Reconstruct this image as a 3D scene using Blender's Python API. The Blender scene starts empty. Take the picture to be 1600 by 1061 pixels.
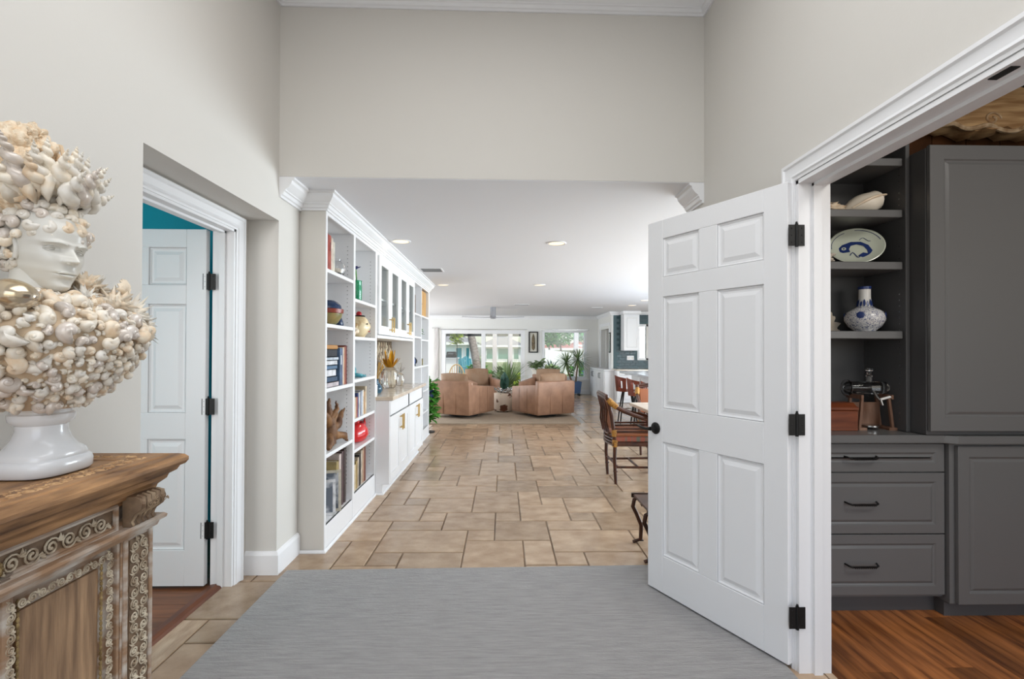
import bpy, bmesh, math, random
from mathutils import Vector, Matrix, noise as mnoise
random.seed(7)
PI = math.pi
scn = bpy.context.scene
COL = scn.collection

# ------------------------------------------------------------------ camera
CAM_H = 1.365; FPX = 770.0
cam_d = bpy.data.cameras.new('camera'); cam = bpy.data.objects.new('camera', cam_d); COL.objects.link(cam)
cam_d.sensor_fit = 'HORIZONTAL'; cam_d.sensor_width = 36.0; cam_d.lens = FPX / 1600 * 36
cam_d.shift_y = 9.8 / 1600; cam_d.clip_start = 0.05; cam_d.clip_end = 400
cam.matrix_world = (Matrix.Translation((0, 0, CAM_H)) @ Matrix.Rotation(math.radians(-1.0), 4, 'Z')
                    @ Matrix.Rotation(math.radians(90.5), 4, 'X') @ Matrix.Rotation(math.radians(0.18), 4, 'Z'))
scn.camera = cam

# ------------------------------------------------------------------ world, sun, exposure
world = bpy.data.worlds.new('world'); scn.world = world; world.use_nodes = True
nt = world.node_tree; bg = nt.nodes['Background']
sky = nt.nodes.new('ShaderNodeTexSky'); sky.sky_type = 'NISHITA'; sky.sun_disc = False
sky.sun_elevation = math.radians(52); sky.sun_rotation = math.radians(150); sky.air_density = 1.0; sky.dust_density = 1.5
nt.links.new(sky.outputs[0], bg.inputs[0]); bg.inputs[1].default_value = 0.27
def light(name, kind, loc, energy, color=(1, 1, 1), size=1.0, size_y=None, d=(0, 0, -1), shape=None, spread=None):
    l = bpy.data.lights.new(name, kind); o = bpy.data.objects.new(name, l); COL.objects.link(o)
    l.energy = energy; l.color = color; o.location = loc
    o.rotation_euler = Vector(d).to_track_quat('-Z', 'Y').to_euler()
    if kind == 'AREA':
        l.size = size
        if size_y: l.shape = 'RECTANGLE'; l.size_y = size_y
        if shape: l.shape = shape
        if spread: l.spread = spread
    return o
sun = light('sun', 'SUN', (0, 0, 20), 3.2, (1, .95, .88), d=(-.35, .55, -1.0)); sun.data.angle = .02
# area lamps for the rooms, mostly fills added where no source is seen
light('foyer_top_fill', 'AREA', (-.06, .9, 3.52), 40, (.97, .985, 1), 1.5, 2.2, d=(0, 0, -1))  # fill panel added under the foyer ceiling to even out walls and rug
light('entrance_fill', 'AREA', (-.06, -1.52, 1.75), 22, (.96, .985, 1), 2.2, 3.0, d=(0, 1, 0))  # fill added behind the camera for frontal light on header and door
light('dining_side_fill', 'AREA', (5.35, 6.4, 1.35), 455, (.82, .925, 1), 5.0, 1.9, d=(-1, 0, .05))  # side fill added out of view to brighten the living room ceiling
light('study_fill', 'AREA', (3.3, -1.0, 1.6), 24, (1, .97, .94), 2.2, 1.6, d=(-.1, 1, -.1))  # fill added at the unseen near end of the study
light('study_top_fill', 'AREA', (2.5, .9, 2.9), 34, (1, .96, .9), 1.0, 1.0, d=(0, .25, -1))  # overhead fill added to light the study cabinets but not the jamb
light('bedroom_daylight', 'AREA', (-2.7, .45, 1.5), 40, (1, .955, .925), 1.6, 1.6, d=(.1, 1, 0))
light('alcove_side_fill', 'AREA', (-4.1, 11.8, 1.3), 190, (.86, .94, 1), 5.0, 1.8, d=(1, 0, .05))  # side fill added in the hidden alcove to brighten the far end
scn.view_settings.view_transform = 'Standard'; scn.view_settings.look = 'None'
scn.view_settings.exposure = 0.0; scn.view_settings.gamma = 1.0; scn.view_settings.use_curve_mapping = False

# ------------------------------------------------------------------ materials
def S(r, g=None, b=None):
    if g is None: g = b = r
    f = lambda c: (c / 255 / 12.92) if c / 255 <= .04045 else ((c / 255 + .055) / 1.055) ** 2.4
    return (f(r), f(g), f(b), 1)
MATS = {}
def mat(name, col, rough=.5, metal=0, col2=None, nscale=5, stretch=(1, 1, 1), lo=.35, hi=.65, bump=0, bscale=40, rnd=0,
        coat=0, trans=0, ior=1.45, emit=0, spec=.5, detail=4, bstretch=None, alpha=1):
    if name in MATS: return MATS[name]
    m = bpy.data.materials.new(name); m.use_nodes = True; n = m.node_tree.nodes; L = m.node_tree.links
    p = n['Principled BSDF']; p.inputs['Roughness'].default_value = rough; p.inputs['Metallic'].default_value = metal
    p.inputs['Base Color'].default_value = col; p.inputs['Coat Weight'].default_value = coat
    p.inputs['Transmission Weight'].default_value = trans; p.inputs['IOR'].default_value = ior
    p.inputs['Specular IOR Level'].default_value = spec; p.inputs['Alpha'].default_value = alpha
    if emit: p.inputs['Emission Color'].default_value = col; p.inputs['Emission Strength'].default_value = emit
    src = None
    def coords(st):
        tc = n.new('ShaderNodeTexCoord'); oi = n.new('ShaderNodeObjectInfo')
        ad = n.new('ShaderNodeVectorMath'); ad.operation = 'ADD'; L.new(tc.outputs['Object'], ad.inputs[0])
        mu = n.new('ShaderNodeMath'); mu.operation = 'MULTIPLY'; mu.inputs[1].default_value = 37.0
        L.new(oi.outputs['Random'], mu.inputs[0]); L.new(mu.outputs[0], ad.inputs[1])
        mp = n.new('ShaderNodeMapping'); mp.inputs['Scale'].default_value = st; L.new(ad.outputs[0], mp.inputs[0])
        return mp.outputs[0]
    if col2:
        nz = n.new('ShaderNodeTexNoise'); nz.inputs['Scale'].default_value = nscale; nz.inputs['Detail'].default_value = detail
        L.new(coords(stretch), nz.inputs['Vector'])
        mr = n.new('ShaderNodeMapRange'); mr.inputs[1].default_value = lo; mr.inputs[2].default_value = hi
        L.new(nz.outputs[0], mr.inputs[0])
        mx = n.new('ShaderNodeMix'); mx.data_type = 'RGBA'; mx.inputs[6].default_value = col; mx.inputs[7].default_value = col2
        L.new(mr.outputs[0], mx.inputs[0]); src = mx.outputs[2]
    if rnd:
        oi = n.new('ShaderNodeObjectInfo'); mr = n.new('ShaderNodeMapRange')
        mr.inputs[3].default_value = 1 - rnd; mr.inputs[4].default_value = 1 + rnd; L.new(oi.outputs['Random'], mr.inputs[0])
        hs = n.new('ShaderNodeHueSaturation'); L.new(mr.outputs[0], hs.inputs['Value'])
        if src: L.new(src, hs.inputs['Color'])
        else: hs.inputs['Color'].default_value = col
        src = hs.outputs[0]
    if src: L.new(src, p.inputs['Base Color'])
    if bump:
        nb = n.new('ShaderNodeTexNoise'); nb.inputs['Scale'].default_value = bscale; nb.inputs['Detail'].default_value = 5
        L.new(coords(bstretch or stretch), nb.inputs['Vector'])
        b = n.new('ShaderNodeBump'); b.inputs['Strength'].default_value = bump; b.inputs['Distance'].default_value = .01
        L.new(nb.outputs[0], b.inputs['Height']); L.new(b.outputs[0], p.inputs['Normal'])
    MATS[name] = m; return m
W = {}
W['paint'] = mat('greige_wall_paint', (.655, .632, .592, 1), .75, bump=.03, bscale=120)
W['bookpaint'] = mat('bookcase_side_paint', (.66, .63, .58, 1), .6)
W['white'] = mat('white_trim_paint', (.82, .82, .83, 1), .38, bump=.015, bscale=60)
W['ceil'] = mat('ceiling_paint', (.79, .80, .83, 1), .8, bump=.05, bscale=90)
W['farwall'] = mat('pale_wall_paint', (.78, .77, .74, 1), .7)
W['teal'] = mat('teal_wall_paint', S(14, 168, 188), .6)
W['black'] = mat('black_iron', S(22), .45, .3)
W['grout'] = mat('floor_grout', S(104, 84, 66), .8, col2=S(136, 114, 92), nscale=3)
W['tile'] = mat('travertine', S(187, 163, 137), .17, col2=S(150, 123, 97), nscale=7, stretch=(1, 1.35, 1), lo=.3, hi=.75, bump=.2, bscale=34, rnd=.2, spec=.5, detail=9)
W['rug'] = mat('grey_rug_wool', S(177, 175, 174), .95, col2=S(156, 154, 153), nscale=60, stretch=(.12, 1.4, 1), lo=.3, hi=.7, bump=.9, bscale=220, bstretch=(.2, 1, 1), spec=.1, detail=8)
W['plank'] = mat('acacia_plank', S(178, 112, 62), .3, col2=S(86, 46, 22), nscale=7, stretch=(3.5, .35, 1), lo=.32, hi=.7, rnd=.35, bump=.05, bscale=40, detail=8)
W['plank_x'] = mat('acacia_plank_across', S(138, 84, 48), .35, col2=S(84, 46, 24), nscale=7, stretch=(.35, 3.5, 1), lo=.32, hi=.7, rnd=.3, detail=8)
W['threshold'] = mat('threshold_wood', S(112, 62, 34), .4, col2=S(86, 44, 24), nscale=8, stretch=(3, .4, 1))
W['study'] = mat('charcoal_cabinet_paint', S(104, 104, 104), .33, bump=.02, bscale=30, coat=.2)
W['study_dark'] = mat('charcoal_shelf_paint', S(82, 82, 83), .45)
W['gold'] = mat('brushed_gold', S(190, 160, 105), .3, 1)
def pane_glass():
    m = bpy.data.materials.new('pane_glass'); m.use_nodes = True; n = m.node_tree.nodes; L = m.node_tree.links; n.clear()
    o = n.new('ShaderNodeOutputMaterial'); mx = n.new('ShaderNodeMixShader'); t = n.new('ShaderNodeBsdfTransparent'); g = n.new('ShaderNodeBsdfGlossy'); f = n.new('ShaderNodeFresnel')
    g.inputs['Roughness'].default_value = .02; t.inputs[0].default_value = (.96, .98, .97, 1); f.inputs[0].default_value = 1.35; mx.inputs[0].default_value = .10
    L.new(t.outputs[0], mx.inputs[1]); L.new(g.outputs[0], mx.inputs[2]); L.new(mx.outputs[0], o.inputs[0]); return m
W['pane'] = pane_glass()
W['glass'] = mat('clear_glass', (1, 1, 1, 1), .02, trans=1, ior=1.45)
W['quartz'] = mat('cream_quartz', S(225, 212, 196), .12, col2=S(205, 190, 172), nscale=6)
W['chrome'] = mat('steel', S(190), .25, 1)
W['leather'] = mat('tan_leather', S(172, 132, 106), .5, col2=S(150, 113, 90), nscale=5, bump=.12, bscale=60)
W['cushion'] = mat('tan_cushion', S(156, 128, 104), .7, col2=S(148, 116, 90), nscale=6, bump=.15, bscale=80)
W['seam'] = mat('leather_seam', S(132, 96, 70), .6)
W['darkbase'] = mat('dark_plinth', S(24), .6)
W['rattan'] = mat('dark_rattan', S(88, 46, 26), .35, col2=S(52, 26, 16), nscale=12, stretch=(1, 1, .5))
W['cane'] = mat('cane_wrap', S(190, 140, 62), .5, col2=S(140, 92, 34), nscale=60, bump=.3, bscale=120)
W['seatleather'] = mat('brown_seat_leather', S(158, 96, 62), .45)
W['walnut'] = mat('red_walnut', S(120, 52, 30), .35, col2=S(88, 34, 20), nscale=10, stretch=(1, 1, .25))
W['green'] = mat('leaf_green', S(92, 160, 58), .5, col2=S(54, 116, 38), nscale=9, rnd=.2)
W['green2'] = mat('leaf_pale_green', S(132, 150, 104), .55, col2=S(92, 120, 72), nscale=7, rnd=.2)
W['agave'] = mat('agave_green', S(40, 72, 62), .45, col2=S(62, 100, 84), nscale=14)
W['lime'] = mat('leaf_lime', S(190, 200, 50), .5, col2=S(110, 150, 40), nscale=12)

# ------------------------------------------------------------------ mesh tools
class MB:
    def __init__(s): s.v = []; s.f = []
    def add(s, vs, fs):
        o = len(s.v); s.v += [tuple(v) for v in vs]; s.f += [tuple(i + o for i in f) for f in fs]; return s
    def box(s, x0, x1, y0, y1, z0, z1):
        if x0 > x1: x0, x1 = x1, x0
        if y0 > y1: y0, y1 = y1, y0
        if z0 > z1: z0, z1 = z1, z0
        return s.add([(x0, y0, z0), (x1, y0, z0), (x1, y1, z0), (x0, y1, z0), (x0, y0, z1), (x1, y0, z1), (x1, y1, z1), (x0, y1, z1)],
                     [(0, 3, 2, 1), (4, 5, 6, 7), (0, 1, 5, 4), (1, 2, 6, 5), (2, 3, 7, 6), (3, 0, 4, 7)])
    def loft(s, rings, closed=True, cap=True):
        o = len(s.v); k = len(rings[0])
        for r in rings: s.v += [tuple(p) for p in r]
        for i in range(len(rings) - 1):
            for j in range(k if closed else k - 1):
                a = o + i * k + j; b = o + i * k + (j + 1) % k
                s.f.append((a, b, b + k, a + k))
        if cap and closed:
            s.f.append(tuple(o + j for j in reversed(range(k)))); e = o + (len(rings) - 1) * k
            s.f.append(tuple(e + j for j in range(k)))
        return s
    def lathe(s, prof, c=(0, 0, 0), n=24, sx=1, sy=1):
        return s.loft(cap=(prof[0][0] < 1e-6 or prof[0][1] != prof[-1][1]) and not (prof[0][0] > 0 and abs(prof[0][0] - prof[-1][0]) < .006 and prof[0][0] > .05), rings=[[(c[0] + r * sx * math.cos(2 * PI * j / n), c[1] + r * sy * math.sin(2 * PI * j / n), c[2] + z) for j in range(n)] for r, z in prof])
    def tube(s, pts, r, n=8):
        pts = [Vector(p) for p in pts]; R = r if isinstance(r, (list, tuple)) else [r] * len(pts)
        rings = []; up = None
        for i, p in enumerate(pts):
            t = (pts[min(i + 1, len(pts) - 1)] - pts[max(i - 1, 0)])
            t = t.normalized() if t.length > 1e-9 else Vector((0, 0, 1))
            if up is None: up = t.orthogonal().normalized()
            else:
                up = up - t * up.dot(t); up = up.normalized() if up.length > 1e-6 else t.orthogonal().normalized()
            w = t.cross(up)
            rings.append([p + (up * math.cos(2 * PI * j / n) + w * math.sin(2 * PI * j / n)) * R[i] for j in range(n)])
        return s.loft(rings)
    def sweep(s, path, N, prof, side=1):
        P = [Vector(p) for p in path]; N = Vector(N).normalized(); lats = []
        for i in range(len(P)):
            ds = []
            if i > 0: ds.append((P[i] - P[i - 1]).normalized())
            if i < len(P) - 1: ds.append((P[i + 1] - P[i]).normalized())
            ls = [N.cross(d).normalized() * side for d in ds]
            if len(ls) == 1: lats.append(ls[0])
            else:
                m = (ls[0] + ls[1]).normalized(); lats.append(m / max(.2, m.dot(ls[0])))
        return s.loft([[P[i] + lats[i] * a + N * b for a, b in prof] for i in range(len(P))])
    def prism(s, poly, axis, a, b):
        def q(u, v, w): return {'x': (w, u, v), 'y': (u, w, v), 'z': (u, v, w)}[axis]
        return s.loft([[q(u, v, a) for u, v in poly], [q(u, v, b) for u, v in poly]])
    def ell(s, c, r, nu=16, nv=10, fn=None):
        rings = []
        for i in range(nv + 1):
            ph = -PI / 2 + PI * (i / nv) * .998 + .003
            ring = []
            for j in range(nu):
                th = 2 * PI * j / nu
                d = Vector((math.cos(ph) * math.cos(th), math.cos(ph) * math.sin(th), math.sin(ph)))
                k = fn(d) if fn else 1
                ring.append((c[0] + d.x * r[0] * k, c[1] + d.y * r[1] * k, c[2] + d.z * r[2] * k))
            rings.append(ring)
        return s.loft(rings)
    def leaf(s, base, tip, w, droop=.0, nrm=(0, 0, 1), n=4, th=.0015, tw=1.0):
        b = Vector(base); t = Vector(tip); d = t - b; up = Vector(nrm); lat = d.cross(up)
        lat = lat.normalized() if lat.length > 1e-6 else Vector((1, 0, 0))
        nn = lat.cross(d).normalized(); rings = []
        for i in range(n + 1):
            k = i / n; ww = w * (math.sin(PI * min(1, (k * .86 + .12))) ** .8) * tw; p = b + d * k + Vector((0, 0, -droop * k * k))
            rings.append([p - lat * ww / 2 + nn * ww * .15, p - nn * th, p + lat * ww / 2 + nn * ww * .15, p + nn * th])
        return s.loft(rings)
    def xf(s, M):
        s.v = [tuple(M @ Vector(v)) for v in s.v]; return s
    def mesh(s, name, m, off=(0, 0, 0), bevel=0, seg=1, smooth=False, recalc=True):
        me = bpy.data.meshes.new(name)
        me.from_pydata([(v[0] - off[0], v[1] - off[1], v[2] - off[2]) for v in s.v], [], s.f)
        if recalc or bevel:
            bm = bmesh.new(); bm.from_mesh(me)
            if recalc: bmesh.ops.recalc_face_normals(bm, faces=bm.faces)
            if bevel:
                es = [e for e in bm.edges if len(e.link_faces) == 2 and e.calc_face_angle(0) > .5]
                bmesh.ops.bevel(bm, geom=es, offset=bevel, segments=seg, affect='EDGES', profile=.5, clamp_overlap=True)
            bm.to_mesh(me); bm.free()
        if smooth:
            me.polygons.foreach_set('use_smooth', [True] * len(me.polygons))
            if smooth != 'all':
                try: me.set_sharp_from_angle(angle=math.radians(smooth if smooth is not True else 40))
                except Exception: pass
        me.materials.append(m); return me
    def build(s, name, m, parent=None, bevel=0, seg=1, smooth=False, world=True, recalc=True):
        off = (0, 0, 0)
        if parent is not None and world:
            off = Vector((0, 0, 0)); q = parent
            while q is not None: off = off + q.location; q = q.parent
        o = bpy.data.objects.new(name, s.mesh(name, m, off, bevel, seg, smooth, recalc)); COL.objects.link(o)
        if parent is not None: o.parent = parent
        return o
def tag(o, label, cat=None, group=None, kind=None):
    o['label'] = label
    if cat: o['category'] = cat
    if group: o['group'] = group
    if kind: o['kind'] = kind
    return o
def thing(name, label, cat, loc=(0, 0, 0), rz=0, group=None, kind=None):
    e = bpy.data.objects.new(name, None); COL.objects.link(e); e.location = loc; e.rotation_euler = (0, 0, rz); e.empty_display_size = .1
    return tag(e, label, cat, group, kind)
def part(name, me, parent, loc=(0, 0, 0), rot=None, scale=None):
    o = bpy.data.objects.new(name, me); COL.objects.link(o); o.parent = parent; o.location = loc
    if rot is not None:
        if isinstance(rot, Matrix): o.rotation_euler = rot.to_euler()
        else: o.rotation_euler = rot
    if scale is not None: o.scale = scale if isinstance(scale, (tuple, list, Vector)) else (scale,) * 3
    return o
def copy_tree(o, parent=None):
    c = o.copy(); COL.objects.link(c); c.parent = parent
    for ch in o.children: copy_tree(ch, c)
    return c
def struct(name, label, cat, mb, m, **k):
    return tag(mb.build(name, m, **k), label, cat, kind='structure')
def B(*a): return MB().box(*a)
def dirmat(d, up=(0, 0, 1)):
    return Vector(d).to_track_quat('Z', 'Y').to_matrix().to_4x4()

# ================================================================== THE SETTING
LX = -1.375; RX = 1.26; HY = 3.05; LC = 2.42; FC = 3.58; RBX = -1.56
BKX = -1.50                      # wall behind the bookcase
FARY = 15.3
# ---- floor
FW_X0, FW_X1 = -1.72, 5.6
floor = struct('floor', 'tan travertine floor laid in a French pattern', 'floor', B(FW_X0, FW_X1, -1.7, FARY + .1, -.12, -.006).box(-4.3, FW_X0, 8.0, FARY + .1, -.12, -.006), W['grout'])
MOD = .2032
CELL = [(2, 22, 3, 2), (-1, 20, 2, 3), (0, 17, 2, 2), (1, 19, 2, 2), (3, 20, 2, 2), (4, 18, 2, 2), (1, 21, 1, 2), (2, 18, 2, 1),
        (2, 21, 1, 1), (3, 19, 1, 1), (0, 19, 1, 1), (-1, 17, 1, 1)]
tile_me = {}
def tile_mesh(w, h):
    if (w, h) not in tile_me:
        g = .0045; a = w * MOD / 2 - g; b = h * MOD / 2 - g; c = .005; m = MB()
        m.loft([[(-a, -b, -.02), (a, -b, -.02), (a, b, -.02), (-a, b, -.02)], [(-a, -b, -.0035), (a, -b, -.0035), (a, b, -.0035), (-a, b, -.0035)],
                [(-a + c, -b + c, 0), (a - c, -b + c, 0), (a - c, b - c, 0), (-a + c, b - c, 0)]])
        tile_me[(w, h)] = m.mesh('tile', W['tile'])
    return tile_me[(w, h)]
tl = []
for ci in range(-5, 6):
    for cj in range(-5, 10):
        for (i, j, w, h) in CELL:
            x0 = (i + 6 * ci - .3) * MOD; y0 = (j + 6 * cj - 17 + 17 + .45) * MOD - 6 * 3 * MOD + 18 * MOD
            x1 = x0 + w * MOD; y1 = y0 + h * MOD; cx = (x0 + x1) / 2; cy = (y0 + y1) / 2
            if cy < 8.2 and x0 < -1.62 and x1 > -1.56: x0 = -1.62; cx = (x0 + x1) / 2
            if cx < (-1.66 if cy < 8.2 else -4.2) or cx > 5.2 or cy > FARY or y0 < -.6: continue
            if y1 < 1.0: continue
            if cy < 3.1 and cx > 1.5: continue
            if x0 > -1.25 and x1 < 1.15 and y1 < 2.95: continue
            if x0 < -1.62 and cy < 8.2: x0 = -1.62; cx = (x0 + x1) / 2
            if cx > 3.0 and cy > 12.8: continue
            px = 786 + FPX * cx / max(cy, .5); d = max(cy, .5)
            vis = (200 < px < 1030) and not (cy > 3.5 and cx < -1.25)
            tl.append(((w * h) / d ** 3 if vis else 0, cx, cy, x1 - x0, h * MOD, w, h, x0))
tl.sort(key=lambda t: -t[0])
rest = MB()
for k, (a, cx, cy, wx, hy, w, h, x0) in enumerate(tl):
    if k < 300 and a > 0:
        o = part('tile', tile_mesh(w, h), floor, (cx, cy, 0))
        if wx < w * MOD - .001: o.scale.x = wx / (w * MOD)
    else:
        g = .0035; rest.box(cx - wx / 2 + g, cx + wx / 2 - g, cy - hy / 2 + g, cy + hy / 2 - g, -.02, 0)
rt = rest.build('far_tiles', W['tile'], floor); rt['kind'] = 'stuff'

# ---- walls of the foyer
CT = FC + .1
w = MB()
w.box(RBX - .12, LX, -1.7, 1.896, 0, CT)                       # near stretch
w.box(RBX, LX, 1.896, 3.03, 2.152, CT)                         # above recess
w.box(RBX - .12, LX, 3.03, 3.33, 0, CT)                        # pier
w.box(RBX - .12, RBX, 1.896, 2.107, 0, CT); w.box(RBX - .12, RBX, 2.887, 3.03, 0, CT); w.box(RBX - .12, RBX, 2.107, 2.887, 2.06, CT)
wall_left = struct('wall_left', 'greige left foyer wall with a recessed doorway', 'wall', w, W['paint'])
w = MB()
w.box(RX, RX + .13, 2.09, 3.33, 0, CT); w.box(RX, RX + .13, .39, 2.09, 2.095, CT); w.box(RX, RX + .13, -1.7, .39, 0, CT)
wall_right = struct('wall_right', 'greige right foyer wall around the study doorway', 'wall', w, W['paint'])
w = MB().prism([(LX, HY - .02), (RX, HY + .02), (RX, HY + .24), (LX, HY + .24)], 'z', LC + .004, CT)
struct('wall_header', 'greige header wall above the wide foyer opening', 'wall', w, W['paint'])
w = MB(); w.box(RBX, -1.2, -1.7, -1.6, 0, CT); w.box(1.1, RX + .1, -1.7, -1.6, 0, CT); w.box(-1.2, 1.1, -1.7, -1.6, 3.3, CT); w.box(-1.2, 1.1, -1.7, -1.6, 0, .12)
struct('wall_back', 'greige entrance wall behind the viewer', 'wall', w, W['paint'])
e = thing('window_1', 'unseen white frame added behind the viewer to let light in', 'window', (-.05, -1.65, .12), kind='structure')  # glazing frame invented behind the viewer so light can enter the foyer
for x in (-1.2, -.42, .32, 1.04): B(x, x + .06, -1.68, -1.62, .12, 3.3).build('frame_bar', W['white'], e)
for z in (.12, 2.2, 3.24): B(-1.2, 1.1, -1.68, -1.62, z, z + .06).build('frame_bar', W['white'], e)
struct('ceiling', 'white high foyer ceiling', 'ceiling', B(RBX - .1, RX + .13, -1.7, HY + .2, FC, FC + .1), W['ceil'])
struct('ceiling_living', 'white low ceiling over the long living room', 'ceiling', MB().prism([(LX - .6, HY - .017), (LX, HY - .017), (RX, HY + .023), (5.7, HY + .023), (5.7, FARY + .1), (-4.3, FARY + .1), (-4.3, 8.0), (LX - .6, 8.0)], 'z', LC, LC + .12), W['ceil'])

CROWN = [(0, 0), (.088, 0), (.088, .012), (.074, .018), (.070, .036), (.052, .058), (.036, .070), (.036, .078), (.028, .082), (.022, .100), (.012, .104), (.012, .118), (0, .118)]
dn = (0, 0, -1)
def crown(name, path, side, label, k=1.0):
    return struct(name, label, 'trim', MB().sweep(path, dn, [(a * k, b * k) for a, b in CROWN], side), W['white'], smooth=25)
crown('trim_1', [(LX, -1.6, FC), (LX, HY - .02, FC), (RX, HY + .02, FC), (RX, -1.6, FC)], -1 if False else 1, 'white crown moulding along the high foyer ceiling', .95)
# ---- doorway casings
CAS = [(0, 0), (0, .022), (.014, .024), (.02, .017), (.03, .014), (.05, .011), (.062, .016), (.068, .010), (.078, .008), (.078, 0)]
CAS2 = [(a, b) for a, b in CAS]
def casing(name, label, path, N, side):
    return struct(name, label, 'trim', MB().sweep(path, N, CAS2, side), W['white'], smooth=25)
casing('trim_2', 'white moulded casing around the left bedroom doorway', [(RBX, 2.965, 0), (RBX, 2.965, 2.138), (RBX, 2.03, 2.138), (RBX, 2.03, 0)], (1, 0, 0), 1)
casing('trim_3', 'white moulded casing around the right study doorway', [(RX, 2.172, 0), (RX, 2.172, 2.177), (RX, .31, 2.177), (RX, .31, 0)], (-1, 0, 0), -1)
# jambs
j = MB(); j.box(RBX - .12, RBX + .002, 2.872, 2.888, 0, 2.06); j.box(RBX - .12, RBX + .002, 2.107, 2.122, 0, 2.06); j.box(RBX - .12, RBX + .002, 2.107, 2.888, 2.046, 2.062)
j.box(RBX - .075, RBX - .045, 2.858, 2.874, 0, 2.046); j.box(RBX - .075, RBX - .045, 2.12, 2.875, 2.034, 2.048)
struct('trim_4', 'white door jamb lining the left bedroom doorway', 'trim', j, W['white'])
j = MB(); j.box(RX - .004, RX + .134, 2.075, 2.092, 0, 2.095); j.box(RX - .004, RX + .134, .388, .405, 0, 2.095); j.box(RX - .004, RX + .134, .388, 2.092, 2.08, 2.097)
j.box(RX + .055, RX + .09, 2.062, 2.077, 0, 2.08); j.box(RX + .055, RX + .09, .4, 2.077, 2.068, 2.082)
tr5 = struct('trim_5', 'white door jamb lining the right study doorway', 'trim', j, W['white'])
B(RX + .008, RX + .032, 1.205, 1.265, 2.0775, 2.0805).build('strike_plate', W['black'], tr5)
# baseboards
BBP = [(0, 0), (.018, 0), (.018, .118), (.010, .135), (0, .14)]
def baseboard(name, label, path, side):
    return struct(name, label, 'baseboard', MB().sweep(path, (0, 0, 1), BBP, side), W['white'])
baseboard('baseboard_left', 'tall white baseboard wrapping the left foyer pier', [(RBX, 3.03, 0), (LX, 3.03, 0), (LX, 3.332, 0)], -1)
baseboard('baseboard_right', 'tall white baseboard on the right foyer wall', [(RX, 3.33, 0), (RX, 2.175, 0)], -1)
baseboard('baseboard_entry', 'tall white baseboard on the left foyer wall near the console', [(LX, -1.6, 0), (LX, 1.896, 0), (RBX, 1.896, 0)], -1)

# ---- living room shell
w = MB(); w.box(BKX - .15, BKX, 3.3, 8.12, 0, LC); w.box(-4.2, BKX, 8.0, 8.12, 0, LC); w.box(-4.3, -4.2, 8.0, FARY, 0, LC)
struct('wall_side', 'pale wall behind the built-in bookcase', 'wall', w, W['paint'])
GL = [(-4.0, -2.27), (-1.92, .67), (1.20, 2.60)]   # openings in the far wall
w = MB(); zt = 2.0
w.box(-4.2, -1.92, FARY, FARY + .15, zt, LC); w.box(-1.92, .67, FARY, FARY + .15, zt, LC); w.box(.67, 3.1, FARY, FARY + .15, zt, LC)
w.box(-4.2, -4.0, FARY, FARY + .15, 0, zt); w.box(-2.27, -1.92, FARY, FARY + .15, 0, zt); w.box(.67, 1.20, FARY, FARY + .15, 0, zt)
w.box(2.60, 3.1, FARY, FARY + .15, 0, zt); w.box(1.20, 2.60, FARY, FARY + .15, 0, .46)
struct('wall_far', 'pale wall with garden windows at the far end of the living room', 'wall', w, W['farwall'])
def frame(e, x0, x1, z0, z1, y, t=.09, d=.1, verts=(), nm='frame_bar'):
    B(x0, x1, y - d / 2, y + d / 2, z1 - t, z1).build(nm, W['white'], e, bevel=.006); B(x0, x1, y - d / 2, y + d / 2, z0, z0 + t).build(nm, W['white'], e, bevel=.006)
    for x in [x0, x1 - t] + [v - t / 2 for v in verts]: B(x, x + t, y - d / 2, y + d / 2, z0 + t, z1 - t).build(nm, W['white'], e, bevel=.006)
    xs = [x0 + t] + sorted(verts) + [x1 - t]
    for a, b in zip(xs[:-1], xs[1:]): B(a, b, y - .004, y + .004, z0 + t, z1 - t).build('pane', W['pane'], e)
e = thing('window_2', 'white sliding glass doors to the patio behind the armchairs', 'window', (-.6, FARY + .06, 0), kind='structure'); frame(e, -1.92, .67, 0.0, 2.0, FARY + .06, .13, .1, (-.62,))
B(-1.98, .73, FARY - .03, FARY + .02, 1.985, 2.01).build('top_rail', W['chrome'], e)
e = thing('window_3', 'white picture window right of the framed artwork', 'window', (1.9, FARY + .06, .46), kind='structure'); frame(e, 1.20, 2.60, .46, 2.0, FARY + .06, .085)
B(1.14, 2.66, FARY - .03, FARY + .02, 1.985, 2.01).build('top_rail', W['chrome'], e); B(1.14, 2.66, FARY - .05, FARY + .02, .43, .47).build('window_sill', W['white'], e)
e = thing('window_4', 'white glass door half hidden by the bookcase end', 'window', (-3.1, FARY + .06, 0), kind='structure'); frame(e, -4.0, -2.27, 0.0, 2.0, FARY + .06, .1)
crown('trim_6', [(-4.2, FARY, LC), (2.95, FARY, LC), (2.95, 13.4, LC), (5.5, 13.4, LC)], 1, 'thin white crown at the far end of the living room', .8)
baseboard('baseboard_far', 'white baseboard under the picture window', [(.7, FARY, 0), (2.7, FARY, 0)], -1)
w = MB(); w.box(2.95, 3.1, 13.4, FARY, 1.98, LC); w.box(2.95, 3.1, 13.4, 13.75, 0, 1.98); w.box(2.95, 3.1, 14.85, FARY, 0, 1.98); w.box(3.1, 3.9, 14.8, 14.9, 0, LC); w.box(3.9, 4.0, 13.4, 14.9, 0, LC)
struct('wall_kitchen_side', 'pale wall with a cased opening beside the picture window', 'wall', w, W['farwall'])
struct('trim_7', 'white casing of the narrow opening above the kitchen cabinets', 'trim', MB().sweep([(2.95, 14.93, .85), (2.95, 14.93, 2.06), (2.95, 13.67, 2.06), (2.95, 13.67, .85)], (-1, 0, 0), [(0, 0), (0, .02), (.09, .014), (.09, 0)], 1), W['white'])
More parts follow.
